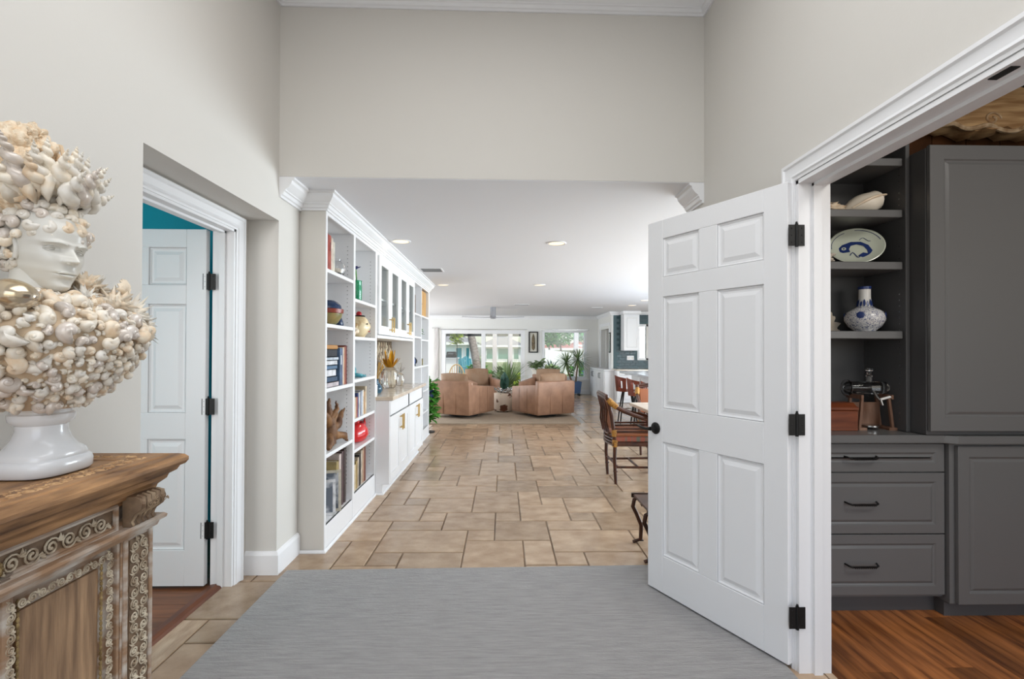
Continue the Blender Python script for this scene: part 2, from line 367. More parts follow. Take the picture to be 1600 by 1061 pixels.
w = MB(); w.box(3.1, 3.66, 13.4, 13.55, 0, LC); w.box(3.66, 4.5, 13.4, 13.55, 2.08, LC); w.box(3.66, 4.5, 13.4, 13.55, 0, 1.1); w.box(4.5, 5.6, 13.4, 13.55, 0, LC)
w.box(5.45, 5.6, 3.3, 3.8, 0, LC); w.box(5.45, 5.6, 9.0, 13.55, 0, LC); w.box(5.45, 5.6, 3.8, 9.0, 0, .35); w.box(5.45, 5.6, 3.8, 9.0, 2.3, LC); w.box(1.39, 5.6, 3.22, 3.33, 0, LC)
struct('wall_kitchen', 'pale kitchen wall carrying the teal tiles', 'wall', w, W['farwall'])
e = thing('window_5', 'white kitchen window beside the teal tiles', 'window', (4.1, 13.45, 1.1), kind='structure'); frame(e, 3.66, 4.5, 1.1, 2.08, 13.45, .06, .1)
e = thing('window_6', 'unseen long window frame added at the right for the side fill', 'window', (5.5, 6.4, .35), kind='structure')  # made-up window out of view, put in to go with the dining fill
for y in (3.8, 5.5, 7.2, 8.94): B(5.48, 5.54, y, y + .06, .35, 2.3).build('frame_bar', W['white'], e)

# ---- left bedroom
w = MB(); w.box(-4.3, -4.2, .3, 3.75, 0, 2.7); w.box(-4.2, RBX - .12, 3.65, 3.75, 0, 2.7); w.box(-4.2, RBX - .12, .3, .4, 0, 2.7)
struct('wall_bedroom', 'teal wall of the room behind the left door', 'wall', w, W['teal'])
struct('ceiling_bedroom', 'teal ceiling of the room behind the left door', 'ceiling', B(-4.3, RBX - .12, .3, 3.75, 2.6, 2.7), W['teal'])
fb = struct('floor_bedroom', 'brown wood floor behind the left door', 'floor', B(-4.3, RBX - .1, .3, 3.75, -.1, -.004), W['darkbase'])
for k in range(26): B(-4.2, RBX - .13, .42 + k * .125, .42 + k * .125 + .1235, -.004, 0.002).build('plank', W['plank_x'], fb)
tr = struct('trim_8', 'red brown wooden threshold under the left door', 'trim', MB().sweep([(RBX - .13, 2.12, 0), (RBX - .13, 2.872, 0)], (0, 0, 1), [(0, 0), (.012, .012), (.05, .018), (.075, .012), (.085, 0)], -1), W['threshold'])

# ---- study
w = MB(); w.box(1.39, 4.6, 2.885, 3.0, 0, 3.0); w.box(4.5, 4.6, -1.7, 2.9, 0, 3.0)
w.box(1.39, 2.1, -1.7, -1.6, 0, 3.0); w.box(4.3, 4.6, -1.7, -1.6, 0, 3.0); w.box(2.1, 4.3, -1.7, -1.6, 0, .8); w.box(2.1, 4.3, -1.7, -1.6, 2.4, 3.0)
struct('wall_study', 'dark wall of the study behind the shelves', 'wall', w, mat('study_wall', S(70, 56, 46), .6))
struct('ceiling_study', 'dark ceiling over the study', 'ceiling', B(1.39, 4.6, -1.7, 3.0, 2.95, 3.05), mat('study_ceiling', S(60, 50, 44), .7))
fs = struct('floor_study', 'glossy acacia plank floor in the study', 'floor', B(1.4, 4.6, -1.7, 2.9, -.1, -.004), W['darkbase'])
for k in range(24):
    x = 1.398 + k * .1275; y = -1.6 + random.uniform(-.9, 0)
    while y < 2.88:
        y2 = min(2.88, y + random.uniform(.7, 1.6))
        if y2 > 0: B(x, x + .1262, max(y, -1.6), y2 - .0012, -.004, .002).build('plank', W['plank'], fs)
        y = y2

# ================================================================== DOORS
def hinge(parent, x, y, z, ang, h=.09):
    """black butt hinge: two leaves and a barrel, local to the parent (barrel axis at x, y)"""
    e = MB(); e.tube([(0, 0, -h / 2 - .004), (0, 0, h / 2 + .004)], .007, 10); e.ell((0, 0, h / 2 + .008), (.005, .005, .006), 8, 6)
    b = e.build('hinge', W['black'], None, smooth=40); b.parent = parent; b.location = (x, y, z)
    for a in ang:
        l = MB(); c, s_ = math.cos(a), math.sin(a)
        for q in ((0, .034),):
            l.loft([[(c * q[0] - s_ * .0015 * k, s_ * q[0] + c * .0015 * k, -h / 2), (c * q[1] - s_ * .0015 * k, s_ * q[1] + c * .0015 * k, -h / 2),
                     (c * q[1] - s_ * .0015 * k, s_ * q[1] + c * .0015 * k, h / 2), (c * q[0] - s_ * .0015 * k, s_ * q[0] + c * .0015 * k, h / 2)] for k in (-1, 1)])
        for sz in (-.03, 0, .03): l.ell((c * .022, s_ * .022, sz), (.0035, .0035, .0035), 6, 5)
        ll = l.build('hinge_leaf', W['black'], None); ll.parent = b
    return b
def panel_door(name, label, w, h, th, loc, rz, kind='structure'):
    """six-panel door in local coordinates: x along the leaf from the hinge edge, y thickness, z up"""
    e = thing(name, label, 'door', loc, rz, kind=kind)
    def pb(nm, *a): return B(*a).build(nm, W['white'], e, bevel=.0025, world=False)
    st = .112; mu = .11; pw = (w - 2 * st - mu) / 2
    rails = [(h - .105, h), (h - .105 - .215 - .11, h - .105 - .215), (.205 + .63, .205 + .63 + .185), (0, .205)]
    rails[2] = (.205 + .63, h - .105 - .215 - .11 - .62)
    y0, y1 = -th / 2, th / 2
    pb('stile', 0, st, y0, y1, 0, h); pb('stile', w - st, w, y0, y1, 0, h)
    for a, b in rails: pb('rail', st, w - st, y0, y1, a, b)
    zs = [(rails[3][1], rails[2][0]), (rails[2][1], rails[1][0]), (rails[1][1], rails[0][0])]
    for z0, z1 in zs:
        pb('mullion', st + pw, st + pw + mu, y0, y1, z0, z1)
        for x0 in (st, st + pw + mu):
            x1 = x0 + pw; m = MB()
            for sgn in (-1, 1):
                yr = sgn * (th / 2); 
                def ring(i, y): return [(x0 + i, y, z0 + i), (x1 - i, y, z0 + i), (x1 - i, y, z1 - i), (x0 + i, y, z1 - i)]
                rr = [ring(-.004, yr), ring(.004, yr - sgn * .004), ring(.012, yr - sgn * .0115), ring(.022, yr - sgn * .0115), ring(.042, yr - sgn * .003), ring(.05, yr - sgn * .003)]
                rr = [ring(-.004, yr - sgn * .0165)] + rr[1:]
                m.loft(rr, cap=False); o = len(m.v) - 4; m.f.append((o, o + 1, o + 2, o + 3))
            m.build('panel', W['white'], e, world=False)
    return e
# right door, open into the foyer
hx, hy = 1.236, 2.102; fx, fy = .849, 2.835
ang = math.atan2(fy - hy, fx - hx); wd = math.hypot(fx - hx, fy - hy)
d2 = panel_door('door_2', 'white six-panel study door standing open into the foyer', wd, 2.072, .036, (hx, hy, .022), ang)
for z in (.215, 1.03, 1.835): hinge(d2, -.0325, .007, z, (-ang, PI - ang))
kn = MB(); 
def lever(parent, x, z, side):
    m = MB(); m.xf(Matrix.Identity(4))
    t = MB().lathe([(.0, 0), (.033, 0), (.033, .005), (.028, .010), (.014, .013), (.011, .03), (.011, .045), (0, .045)], n=20)
    t.tube([(0, 0, .042), (.03, .004, .046), (.07, 0, .044), (.105, -.006, .040)], [.011, .009, .008, .006], 10)
    t.xf(Matrix.Translation((x, side * .018, z)) @ Matrix.Rotation(-side * PI / 2, 4, 'X'))
    return t.build('door_lever', W['black'], parent, smooth=40, world=False)
lever(d2, wd - .062, .905, 1); lever(d2, wd - .062, .905, -1)
B(wd - .001, wd + .0012, -.012, .012, .86, .95).build('latch_plate', W['black'], d2, world=False)
# left door, swung into the teal room
d1 = panel_door('door_1', 'white six-panel door swung open into the teal room', .76, 2.035, .036, (-1.70, 2.862, .016), PI)
for z in (.315, 1.02, 1.735): hinge(d1, -.014, .012, z, (.15, PI + .1), .092)
lever(d1, .70, .93, 1)

# ================================================================== FOYER RUG
r = MB().prism([(-1.325, 3.058), (.0, 3.085), (1.225, 3.115), (1.225, -1.2), (-1.34, -1.2)], 'z', 0.0005, .013)
tag(r.build('area_rug', W['rug'], bevel=.004), 'large plain grey wool rug on the foyer floor', 'rug')

# ================================================================== BUILT-IN BOOKCASE
BF = -1.20; BD = BKX; SH = .035
bk = thing('bookcase', 'white built-in bookcase of four tall open bays along the left wall', 'bookcase', (BKX, 3.4, 0))
def bp(nm, x0, x1, y0, y1, z0, z1, m='white', bev=.0025): return B(x0, x1, y0, y1, z0, z1).build(nm, W[m], bk, bevel=bev)
BT = 2.31
bp('side_panel', BD + .002, BF - .002, 3.345, 3.368, 0.0, LC - .004, 'bookpaint'); bp('face_edge', BF - .004, BF + .002, 3.343, 3.37, .0, BT)
for y0, y1, zz in ((3.965, 4.01, 0), (4.645, 4.70, 0), (6.57, 6.685, .0), (7.235, 7.262, 0)): bp('divider', BD + .002, BF, y0, y1, zz, LC - .004)
bp('side_panel', BD + .002, BF, 7.925, 8.0, 0, LC - .004)
bp('back_panel', BD + .001, BD + .012, 3.37, 7.93, .0, LC - .004)
bays = [((3.368, 3.965), [1.92, 1.543, 1.097, .648, .168]), ((4.01, 4.645), [1.781, 1.472, 1.121, .799, .549, .198]),
        ((6.685, 7.235), [1.872, 1.553, 1.131, .75, .42, .16]), ((7.262, 7.925), [1.875, 1.521, 1.131, .75, .42, .16])]
holes = MB()
for (y0, y1), zs in bays:
    for z in zs[:-1]: bp('shelf', BD + .012, BF - .003, y0, y1, z - .026, z)
    bp('bottom_shelf', BD + .012, BF - .003, y0, y1, zs[-1] - .026, zs[-1]); bp('kick_panel', BF - .02, BF - .002, y0, y1, 0, zs[-1])
    bp('top_rail', BF - .02, BF, y0, y1, BT - .03, LC - .004)
    bp('top_panel', BD + .012, BF - .02, y0, y1, 2.29, 2.305)
for yy in (3.964, 4.644):
    z = .3
    while z < 2.22:
        holes.xf(Matrix.Identity(4)); holes.add([(BF - .05 + .0035 * math.cos(a * PI / 3), yy - .0012, z + .0035 * math.sin(a * PI / 3)) for a in range(6)], [(0, 1, 2, 3, 4, 5)]); z += .032
hh = holes.build('shelf_pin_holes', W['study_dark'], bk); hh['kind'] = 'stuff'
MB().sweep([(BD, 3.338, 0.0), (BF + .001, 3.338, 0), (BF + .001, 4.66, 0)], (0, 0, 1), [(0, 0), (.013, 0), (.013, .008), (.006, .017), (0, .019)], -1).build('shoe_moulding', W['white'], bk)
MB().sweep([(BF + .001, 6.6, 0), (BF + .001, 8.0, 0)], (0, 0, 1), [(0, 0), (.013, 0), (.013, .008), (.006, .017), (0, .019)], -1).build('shoe_moulding', W['white'], bk)
MB().sweep([(LX + .0, 3.345, LC), (BF, 3.345, LC), (BF, 8.0, LC), (BD, 8.0, LC)], dn, [(a * .95, b) for a, b in CROWN], 1).build('crown_moulding', W['white'], bk, smooth=25)
crown('trim_9', [(LX, HY - .019, LC), (LX, 3.335, LC)], 1, 'white crown stub at the left end of the foyer header', 1.05)
crown('trim_10', [(RX, HY + .021, LC), (RX, 3.33, LC)], -1, 'white crown stub at the right end of the foyer header', 1.05)
struct('trim_11', 'white crown return at the back of the right foyer wall', 'trim', B(RX - .0, RX + .13, 3.331, 3.34, 2.3, LC), W['white'])

def shaker(nm, parent, x, y0, y1, z0, z1, m, fr=.055, glass=False, t=.02):
    """shaker door facing +X at plane x"""
    e = MB()
    for a in ((y0, y0 + fr, z0, z1), (y1 - fr, y1, z0, z1), (y0 + fr, y1 - fr, z0, z0 + fr), (y0 + fr, y1 - fr, z1 - fr, z1)): e.box(x, x + t, *a)
    d = e.build(nm, m, parent)
    B(x + (.006 if glass else .004), x + (.010 if glass else t - .008), y0 + fr - .002, y1 - fr + .002, z0 + fr - .002, z1 - fr + .002).build('pane' if glass else 'panel', W['pane'] if glass else m, d)
    return d
def barpull(parent, x, y, z0, z1, m='gold'):
    e = MB(); e.box(x + .026, x + .038, y - .006, y + .006, z0, z1); e.box(x, x + .03, y - .005, y + .005, z0 + .02, z0 + .03); e.box(x, x + .03, y - .005, y + .005, z1 - .03, z1 - .02)
    return e.build('handle', W[m], parent, bevel=.0015)
# upper glass cabinet
uc = thing('wall_cabinet', 'white glass-door wall cabinet between the open bookcase bays', 'cabinet', (BKX, 5.6, 1.505))
UY0, UY1 = 4.70, 6.57
def up_(nm, *a, m='white'): return B(*a).build(nm, W[m], uc, bevel=.002)
up_('bottom_panel', BD + .012, BF + .006, UY0, UY1, 1.475, 1.506); up_('top_panel', BD + .012, BF - .02, UY0, UY1, 2.27, 2.29); up_('top_rail', BF - .02, BF, UY0, UY1, 2.27, LC - .004)
up_('divider', BD + .012, BF - .003, 5.625, 5.645, 1.506, 2.27); up_('shelf', BD + .012, BF - .03, UY0, UY1, 1.86, 1.88)
ws = (UY1 - UY0) / 4
for k in range(4):
    d = shaker('door', uc, BF - .001, UY0 + k * ws + .003, UY0 + (k + 1) * ws - .003, 1.512, 2.268, W['white'], .085, True)
    ye = UY0 + (k + 1) * ws - .045 if k % 2 == 0 else UY0 + k * ws + .045
    barpull(d, BF + .019, ye, 1.545, 1.70)
# lower cabinet
CF = -1.07
lc = thing('base_cabinet', 'white four-door base cabinet with gold pulls under the bookcase nook', 'cabinet', (BKX, 5.6, 0))
def lp(nm, *a, m='white'): return B(*a).build(nm, W[m], lc, bevel=.002)
lp('side_panel', BF + .001, CF, 4.665, 4.69, .095, .885); lp('side_panel', BF + .001, CF, 6.575, 6.60, .095, .885); lp('body', BF + .001, CF - .022, 4.69, 6.575, .095, .885)
lp('toe_kick', BF + .001, -1.135, 4.665, 6.60, 0, .095)
MB().sweep([(BF, 4.662, 0), (-1.134, 4.662, 0), (-1.134, 6.6, 0)], (0, 0, 1), [(0, 0), (.013, 0), (.013, .008), (.006, .017), (0, .019)], -1).build('shoe_moulding', W['white'], lc)
for k in range(2):
    y0 = 4.70 + k * .94; shaker('drawer', lc, CF - .02, y0, y0 + .93, .735, .875, W['white'], .0)
    for q in range(2):
        d = shaker('door', lc, CF - .02, y0 + q * .466, y0 + q * .466 + .462, .11, .725, W['white'], .07)
        barpull(d, CF, y0 + (.43 if q == 0 else .50), .54, .70)
tag(B(BD + .014, -1.032, 4.655, 6.61, .886, .922).build('countertop', W['quartz'], bevel=.004), 'glossy cream quartz countertop in the bookcase nook', 'countertop')
# mosaic back of the nook
mz = thing('mosaic_backsplash', 'mottled stone mosaic on the back of the bookcase nook', 'backsplash', (BD + .012, 5.6, .93))
stones = [W['quartz'], mat('stone_taupe', S(150, 132, 108), .35, rnd=.3), mat('stone_brown', S(104, 86, 66), .4, rnd=.3), mat('stone_cream', S(186, 172, 148), .3, rnd=.15)]
B(BD + .012, BD + .016, 4.70, 6.57, .923, 1.474).build('mortar', mat('mosaic_mortar', S(96, 82, 66), .8), mz)
sm = []
for q in range(4):
    p = MB(); N = 6; p.loft([[(x, .033 * s_ * math.cos(a * PI / 3), .045 * s_ * math.sin(a * PI / 3)) for a in range(N)] for x, s_ in ((0, 1), (.006, .96), (.009, .7))]); sm.append(p.mesh('stone', stones[q], smooth=30))
for i in range(32):
    for k in range(8):
        y = 4.735 + i * .058; z = .965 + k * .066 + (.033 if i % 2 else 0)
        if z > 1.44: continue
        if i < 30 or True:
            part('stone', random.choice(sm[1:]), mz, (.004, y - 5.6, z - .93), scale=(1, 1, random.uniform(.7, .9)))

# ================================================================== STUDY CABINETRY
def raised_front(nm, parent, x0, x1, z0, z1, y, m, fr=.05, t=.02, nmp=None):
    """raised-panel drawer or door front facing -Y at plane y"""
    e = MB()
    def ring(i, d): return [(x0 + i, y + d, z0 + i), (x1 - i, y + d, z0 + i), (x1 - i, y + d, z1 - i), (x0 + i, y + d, z1 - i)]
    rr = [ring(0, t), ring(0, .002), ring(.002, 0), ring(fr, 0), ring(fr + .006, .006), ring(fr + .012, .008), ring(fr + .026, .001), ring(fr + .030, .001)]
    e.loft(rr)
    return e.build(nm, m, parent)
sb = thing('drawer_cabinet', 'charcoal three-drawer base cabinet in the study', 'cabinet', (1.84, 2.7, 0))
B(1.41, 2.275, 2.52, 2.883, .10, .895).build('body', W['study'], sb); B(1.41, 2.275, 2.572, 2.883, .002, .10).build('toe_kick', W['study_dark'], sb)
for z0, z1 in ((.746, .890), (.430, .740), (.116, .424)):
    d = raised_front('drawer', sb, 1.412, 2.27, z0, z1, 2.5, W['study'], .045)
    zc = (z0 + z1) / 2; h = MB(); hx0, hx1 = 1.75, 1.915
    h.tube([(hx0, 2.502, zc + .008), (hx0 + .008, 2.478, zc + .004), (hx0 + .02, 2.474, zc), (hx1 - .02, 2.474, zc), (hx1 - .008, 2.478, zc + .004), (hx1, 2.502, zc + .008)], [.004, .005, .005, .005, .005, .004], 8)
    for k in range(12):
        xx = hx0 + .03 + k * (hx1 - hx0 - .06) / 11; h.tube([(xx - .004, 2.4685, zc + .006), (xx + .004, 2.468, zc - .006)], .0022, 5)
    h.build('twisted_handle', W['black'], d, smooth=40)
s2 = thing('door_cabinet', 'charcoal base cabinet with a raised-panel door in the study', 'cabinet', (2.8, 2.65, 0))
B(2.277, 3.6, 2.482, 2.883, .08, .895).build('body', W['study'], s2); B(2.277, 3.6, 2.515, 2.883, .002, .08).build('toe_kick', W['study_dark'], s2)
raised_front('door', s2, 2.305, 2.80, .085, .885, 2.46, W['study'], .055); raised_front('door', s2, 2.806, 3.30, .085, .885, 2.46, W['study'], .055)
cp = MB(); cp.prism([(1.41, 2.472), (2.245, 2.472), (2.285, 2.440), (3.6, 2.440), (3.6, 2.883), (1.41, 2.883)], 'z', .897, .938)
tag(cp.build('countertop', W['study'], bevel=.003), 'charcoal painted countertop across the study base cabinets', 'countertop')
su = thing('shelf_unit', 'charcoal open shelf unit with display niches in the study', 'shelving', (1.8, 2.8, .94))
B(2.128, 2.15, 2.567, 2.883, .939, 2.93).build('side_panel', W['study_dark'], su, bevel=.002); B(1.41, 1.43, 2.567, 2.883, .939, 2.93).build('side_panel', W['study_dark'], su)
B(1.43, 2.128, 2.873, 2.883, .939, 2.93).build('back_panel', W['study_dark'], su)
for z in (2.394, 2.119, 1.841, 1.472): B(1.431, 2.122, 2.58, 2.872, z - .041, z).build('shelf', W['study'], su, bevel=.003)
ph = MB(); z = 1.0
while z < 2.6:
    for yy in (2.61, 2.84): ph.add([(2.1272, yy + .003 * math.cos(a * PI / 3), z + .003 * math.sin(a * PI / 3)) for a in range(6)], [(0, 1, 2, 3, 4, 5)])
    z += .032
o = ph.build('shelf_pin_holes', W['chrome'], su); o['kind'] = 'stuff'
tc = thing('tall_cabinet', 'charcoal tall wall cabinet with raised-panel doors beside the study shelves', 'cabinet', (2.8, 2.7, .94))
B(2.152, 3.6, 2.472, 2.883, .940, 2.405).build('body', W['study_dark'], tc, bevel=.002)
raised_front('door', tc, 2.156, 2.76, .962, 2.412, 2.449, W['study'], .072); raised_front('door', tc, 2.766, 3.37, .962, 2.412, 2.449, W['study'], .072)
B(2.152, 2.168, 2.82, 2.883, 2.406, 2.93).build('end_strip', W['study'], tc)
bt = thing('brown_tiles', 'dark brown glazed wall tiles above the tall study cabinet', 'wall tiles', (2.8, 2.883, 2.41))
tm = MB().loft([[(-a, -.0, -b), (a, 0, -b), (a, 0, b), (-a, 0, b)] if k == 0 else [(-a + c, -d, -b + c), (a - c, -d, -b + c), (a - c, -d, b - c), (-a + c, -d, b - c)] for k, (a, b, c, d) in enumerate(((.1015, .1315, 0, 0), (.1015, .1315, 0, .006), (.1015, .1315, .002, .008)))]).mesh('tile', mat('brown_glaze', S(74, 44, 22), .3, col2=S(48, 28, 14), nscale=6, rnd=.2))
for i in range(7):
    for k in range(2): part('tile', tm, bt, (2.272 + .2065 * i + .0 - 2.8 + .268 - .1, 0, .135 + k * .267))
# driftwood plank on the tiles
dw = MB(); rings = []
for i in range(29):
    x = 2.46 + i * .045; zb = 2.625 + .016 * math.sin(i * .9) - .022 * math.exp(-((i - 9) / 2.5) ** 2) + .012 * math.sin(i * 2.3); k = min(1, .15 + i / 5)
    zt = 2.70 + .2 * min(1, i / 9) + .01 * math.sin(i * 1.7); th = .05 * k + .012
    rings.append([(x, 2.868 - th * 2, zb + .02), (x, 2.868 - th * 1.2, zb), (x, 2.868, zb + .01), (x, 2.868, zt), (x, 2.868 - th, zt), (x, 2.868 - th * 1.9, (zb + zt) / 2 + .03)])
dr = tag(dw.loft(rings).build('driftwood_plank', mat('driftwood_brown', S(200, 164, 118), .75, col2=S(150, 112, 72), nscale=6, stretch=(.6, 1, 5), bump=.4, bscale=14, bstretch=(.5, 1, 6)), smooth=50), 'weathered driftwood plank mounted above the tall study cabinet', 'driftwood')
kmat = mat('driftwood_pale', S(206, 180, 146), .7, col2=S(150, 116, 80), nscale=20)
MB().tube([(2.665 + .022 * math.cos(a * PI / 8), 2.757, 2.725 + .014 * math.sin(a * PI / 8)) for a in range(17)], .005, 6).build('knot', kmat, dr, smooth=40)
MB().tube([(2.78 + (.05 - .002 * a) * math.cos(a * PI / 8), 2.745, 2.69 + (.04 - .0015 * a) * math.sin(a * PI / 8)) for a in range(21)], .006, 6).build('knot', kmat, dr, smooth=40)
MB().tube([(2.48 + .03 * k, 2.745 - .01 * math.sin(k), 2.645 + .012 * math.sin(k * .8) - .018 * math.exp(-((k - 13) / 3) ** 2)) for k in range(26)], [.006] + [.013] * 24 + [.01], 7).build('pale_edge', kmat, dr, smooth=40)

# ------------------------------------------------------------------ shells generator (also used by the bust)
def spiral_shell(turns, grow, rise, wide, n=16, ring=9, ribs=0, fat=.62):
    """helicospiral shell, apex up (+Z), body whorl radius about 1"""
    rings = []; tot = int(turns * n)
    for i in range(tot + 1):
        th = 2 * PI * i / n; s_ = math.exp(grow * (th - 2 * PI * turns)); c = wide * s_; h = -rise * s_
        rr = s_ * fat * (1 + (ribs * .12 * math.cos(i * PI) if ribs else 0))
        cx, cy = math.cos(th), math.sin(th)
        rings.append([(cx * (c + rr * math.cos(2 * PI * k / ring)), cy * (c + rr * math.cos(2 * PI * k / ring)), h + rr * 1.05 * math.sin(2 * PI * k / ring)) for k in range(ring)])
    return MB().loft(rings)
SHC = [mat('shell_cream', S(236, 222, 200), .35, col2=S(242, 236, 224), nscale=1.4, rnd=.05), mat('shell_white', S(236, 232, 224), .35, col2=S(222, 214, 200), nscale=1.2, rnd=.04),
       mat('shell_tan', S(228, 202, 170), .4, col2=S(240, 228, 208), nscale=1.2, rnd=.06), mat('shell_pearl', S(228, 220, 212), .22, col2=S(206, 194, 182), nscale=1.2, metal=.12, rnd=.05)]
turban = [spiral_shell(3.0, .15, 1.15, .34, fat=.74).mesh('shell', m, smooth='all') for m in SHC]
snail = [spiral_shell(2.8, .17, .62, .38, fat=.72).mesh('shell', m, smooth='all') for m in SHC]
auger = [spiral_shell(6.5, .085, 3.5, .27, 12, 9, ribs=.6, fat=.78).mesh('spire_shell', m, smooth='all') for m in SHC]
def coral_mesh(nm, m, seed, amp=.55, n=26, spike=False):
    def fn(d):
        q = mnoise.noise(d * 2.6 + Vector((seed, 0, 0))) ; q2 = mnoise.noise(d * 7 + Vector((0, seed, 0)))
        return 1 + amp * (q * .7 + q2 * .5) + (max(0, q2 - .15) * 2.2 if spike else 0)
    return MB().ell((0, 0, 0), (1, 1, 1), n, int(n * .7), fn).mesh(nm, m, smooth='all')
CORAL = mat('coral_cream', S(240, 224, 200), .7, col2=S(226, 196, 160), nscale=3, bump=.5, bscale=8)
CORALW = mat('coral_white', S(222, 212, 200), .8, col2=S(200, 186, 168), nscale=6, bump=.5, bscale=20)

# ---- study ornaments
def whelk(name, label, loc, L):
    m = MB(); rings = []
    for i in range(25):
        t = i / 24; r = .5 * (math.sin(PI * min(1, t * 1.05)) ** .75) * (1.15 - .5 * (1 - t)) * .62 + .015
        if t > .72: r *= 1 + .12 * math.sin((t - .72) * 60)
        rings.append([(t - .5, r * math.cos(a * PI / 8) * (1 + .18 * (a == 2) * (t > .6)), r * .82 * math.sin(a * PI / 8) + .02 * math.sin(t * 8)) for a in range(16)])
    m.loft(rings); e = thing(name, label, 'shell', loc); M4 = Matrix.Rotation(-.34, 4, 'Y') @ Matrix.Scale(L, 4)
    m.xf(M4); zmin = min(v[2] for v in m.v); m.xf(Matrix.Translation((0, 0, -zmin)))
    m.build('body', SHC[0], e, smooth=50, world=False)
    lip = MB().tube([(L * (-.40 + .75 * k / 10), -L * (.2 + .1 * math.sin(PI * k / 10)), L * (.1 + .30 * k / 10 + .05 * math.sin(PI * k / 10)) ) for k in range(11)], [L * .02] * 3 + [L * .03] * 5 + [L * .02] * 3, 7); lip.build('lip', SHC[2], e, smooth=50, world=False)
    for k in range(0): part('knob', coral_k, e, (L * (.33 + .03 * math.sin(k)), L * .22 * math.cos(k * 1.2 + 3.3), L * .38 + L * .2 * math.sin(k * 1.2 + .6)), scale=L * .035)
    return e
coral_k = coral_mesh('knob', SHC[2], 3, .2, 10)
whelk('whelk_shell', 'large cream whelk shell on the second study shelf', (1.995, 2.69, 2.119), .25)
def lump(name, label, cat, loc, r, seed, m, flat=1.0):
    o = bpy.data.objects.new(name, coral_mesh(name, m, seed, .7, 34)); COL.objects.link(o); o.scale = (r[0], r[1], r[2]); o.location = (loc[0], loc[1], loc[2] + r[2] * .86); return tag(o, label, cat)
lump('coral_piece', 'rough pinkish coral piece left of the whelk shell', 'coral', (1.785, 2.68, 2.119), (.085, .06, .03), 2, CORAL)
lump('white_coral', 'small white coral lump left of the fish plate', 'coral', (1.757, 2.68, 1.841), (.05, .05, .035), 5, CORALW)
fc = MB(); rr = []
for k in range(40):
    a = PI * k / 39; r = .15 * (1 + .08 * math.sin(k * 1.9) + .05 * math.sin(k * 5.1)); rr.append((r * math.cos(a) * 1.0, r * math.sin(a) * 1.0))
fc.prism(rr, 'y', -.012, .012); o = fc.build('fan_coral', CORALW, bevel=.003); o.location = (1.80, 2.835, 1.473); tag(o, 'flat white fan coral left of the blue vase', 'coral')
# fish plate
BLUE = mat('cobalt_paint', S(40, 58, 112), .25); PORC = mat('celadon_porcelain', S(206, 212, 196), .15, coat=.4)
pl = thing('fish_plate', 'celadon plate painted with a blue fish on the study shelf', 'plate', (1.965, 2.72, 1.841)); pl.rotation_euler = (math.radians(56), 0, math.radians(-28))
pz = .135; PM = Matrix.Translation((0, .062, .066))
pm = MB().lathe([(0, .008), (.07, .008), (.10, .016), (.128, .03), (.132, .034), (.128, .036), (.10, .022), (.07, .014), (0, .014)], n=40); pm.xf(PM); pm.build('dish', PORC, pl, smooth=40, world=False)
def flat_line(pts, r, zf=None):
    P = []
    for x, y in pts:
        q = math.hypot(x, y); P.append((x, y, .0155 + (max(0, q - .07) / .06) ** 1.3 * .021))
    return MB().tube(P, r, 5)
fi = MB()
fi.add([(x, y, .0165) for x, y in [(-.092, -.014), (-.062, .026), (-.02, .046), (.025, .042), (.058, .014), (.074, -.03), (.076, -.066), (.052, -.058), (.05, -.02), (.034, .010), (.005, .024), (-.022, .016), (-.032, -.008), (-.028, -.03), (-.062, -.034)]], [tuple(range(15))])
fi.add([(x, y, .0166) for x, y in [(.03, -.04), (.06, -.052), (.08, -.07), (.03, -.078), (.005, -.062)]], [(0, 1, 2, 3, 4)])
MB().lathe([(0, .0168), (.011, .0168), (.011, .0172), (0, .0172)], (-.056, -.004, 0), 14).xf(PM).build('painted_eye', PORC, pl, world=False); MB().lathe([(0, .0172), (.005, .0172), (.005, .0176), (0, .0176)], (-.056, -.004, 0), 10).xf(PM).build('painted_eye', BLUE, pl, world=False)
fi.xf(PM); fi.build('painted_fish', BLUE, pl, world=False, recalc=True)
ln = MB(); 
for pts, r in (([(.118 * math.cos(a), .118 * math.sin(a)) for a in [k * PI / 20 + .3 for k in range(9)]], .0016), ([(.115 * math.cos(a), .115 * math.sin(a)) for a in [k * PI / 20 + 2.0 for k in range(9)]], .0016),
               ([(-.03 + .05 * k / 8, -.055 + .02 * math.sin(k * .8)) for k in range(9)], .0025), ([(.02 + .01 * k, .055 + .015 * math.sin(k)) for k in range(6)], .0015)):
    t = flat_line(pts, r); ln.add(t.v, t.f)
ln.xf(PM); ln.build('painted_waves', BLUE, pl, world=False)
st = thing('plate_stand', 'small dark easel behind the fish plate', 'stand', (1.985, 2.80, 1.841)); B(1.965, 2.015, 2.815, 2.825, 1.841, 1.93).build('back_leg', W['black'], st); B(1.965, 2.015, 2.75, 2.825, 1.841, 1.846).build('foot', W['black'], st)
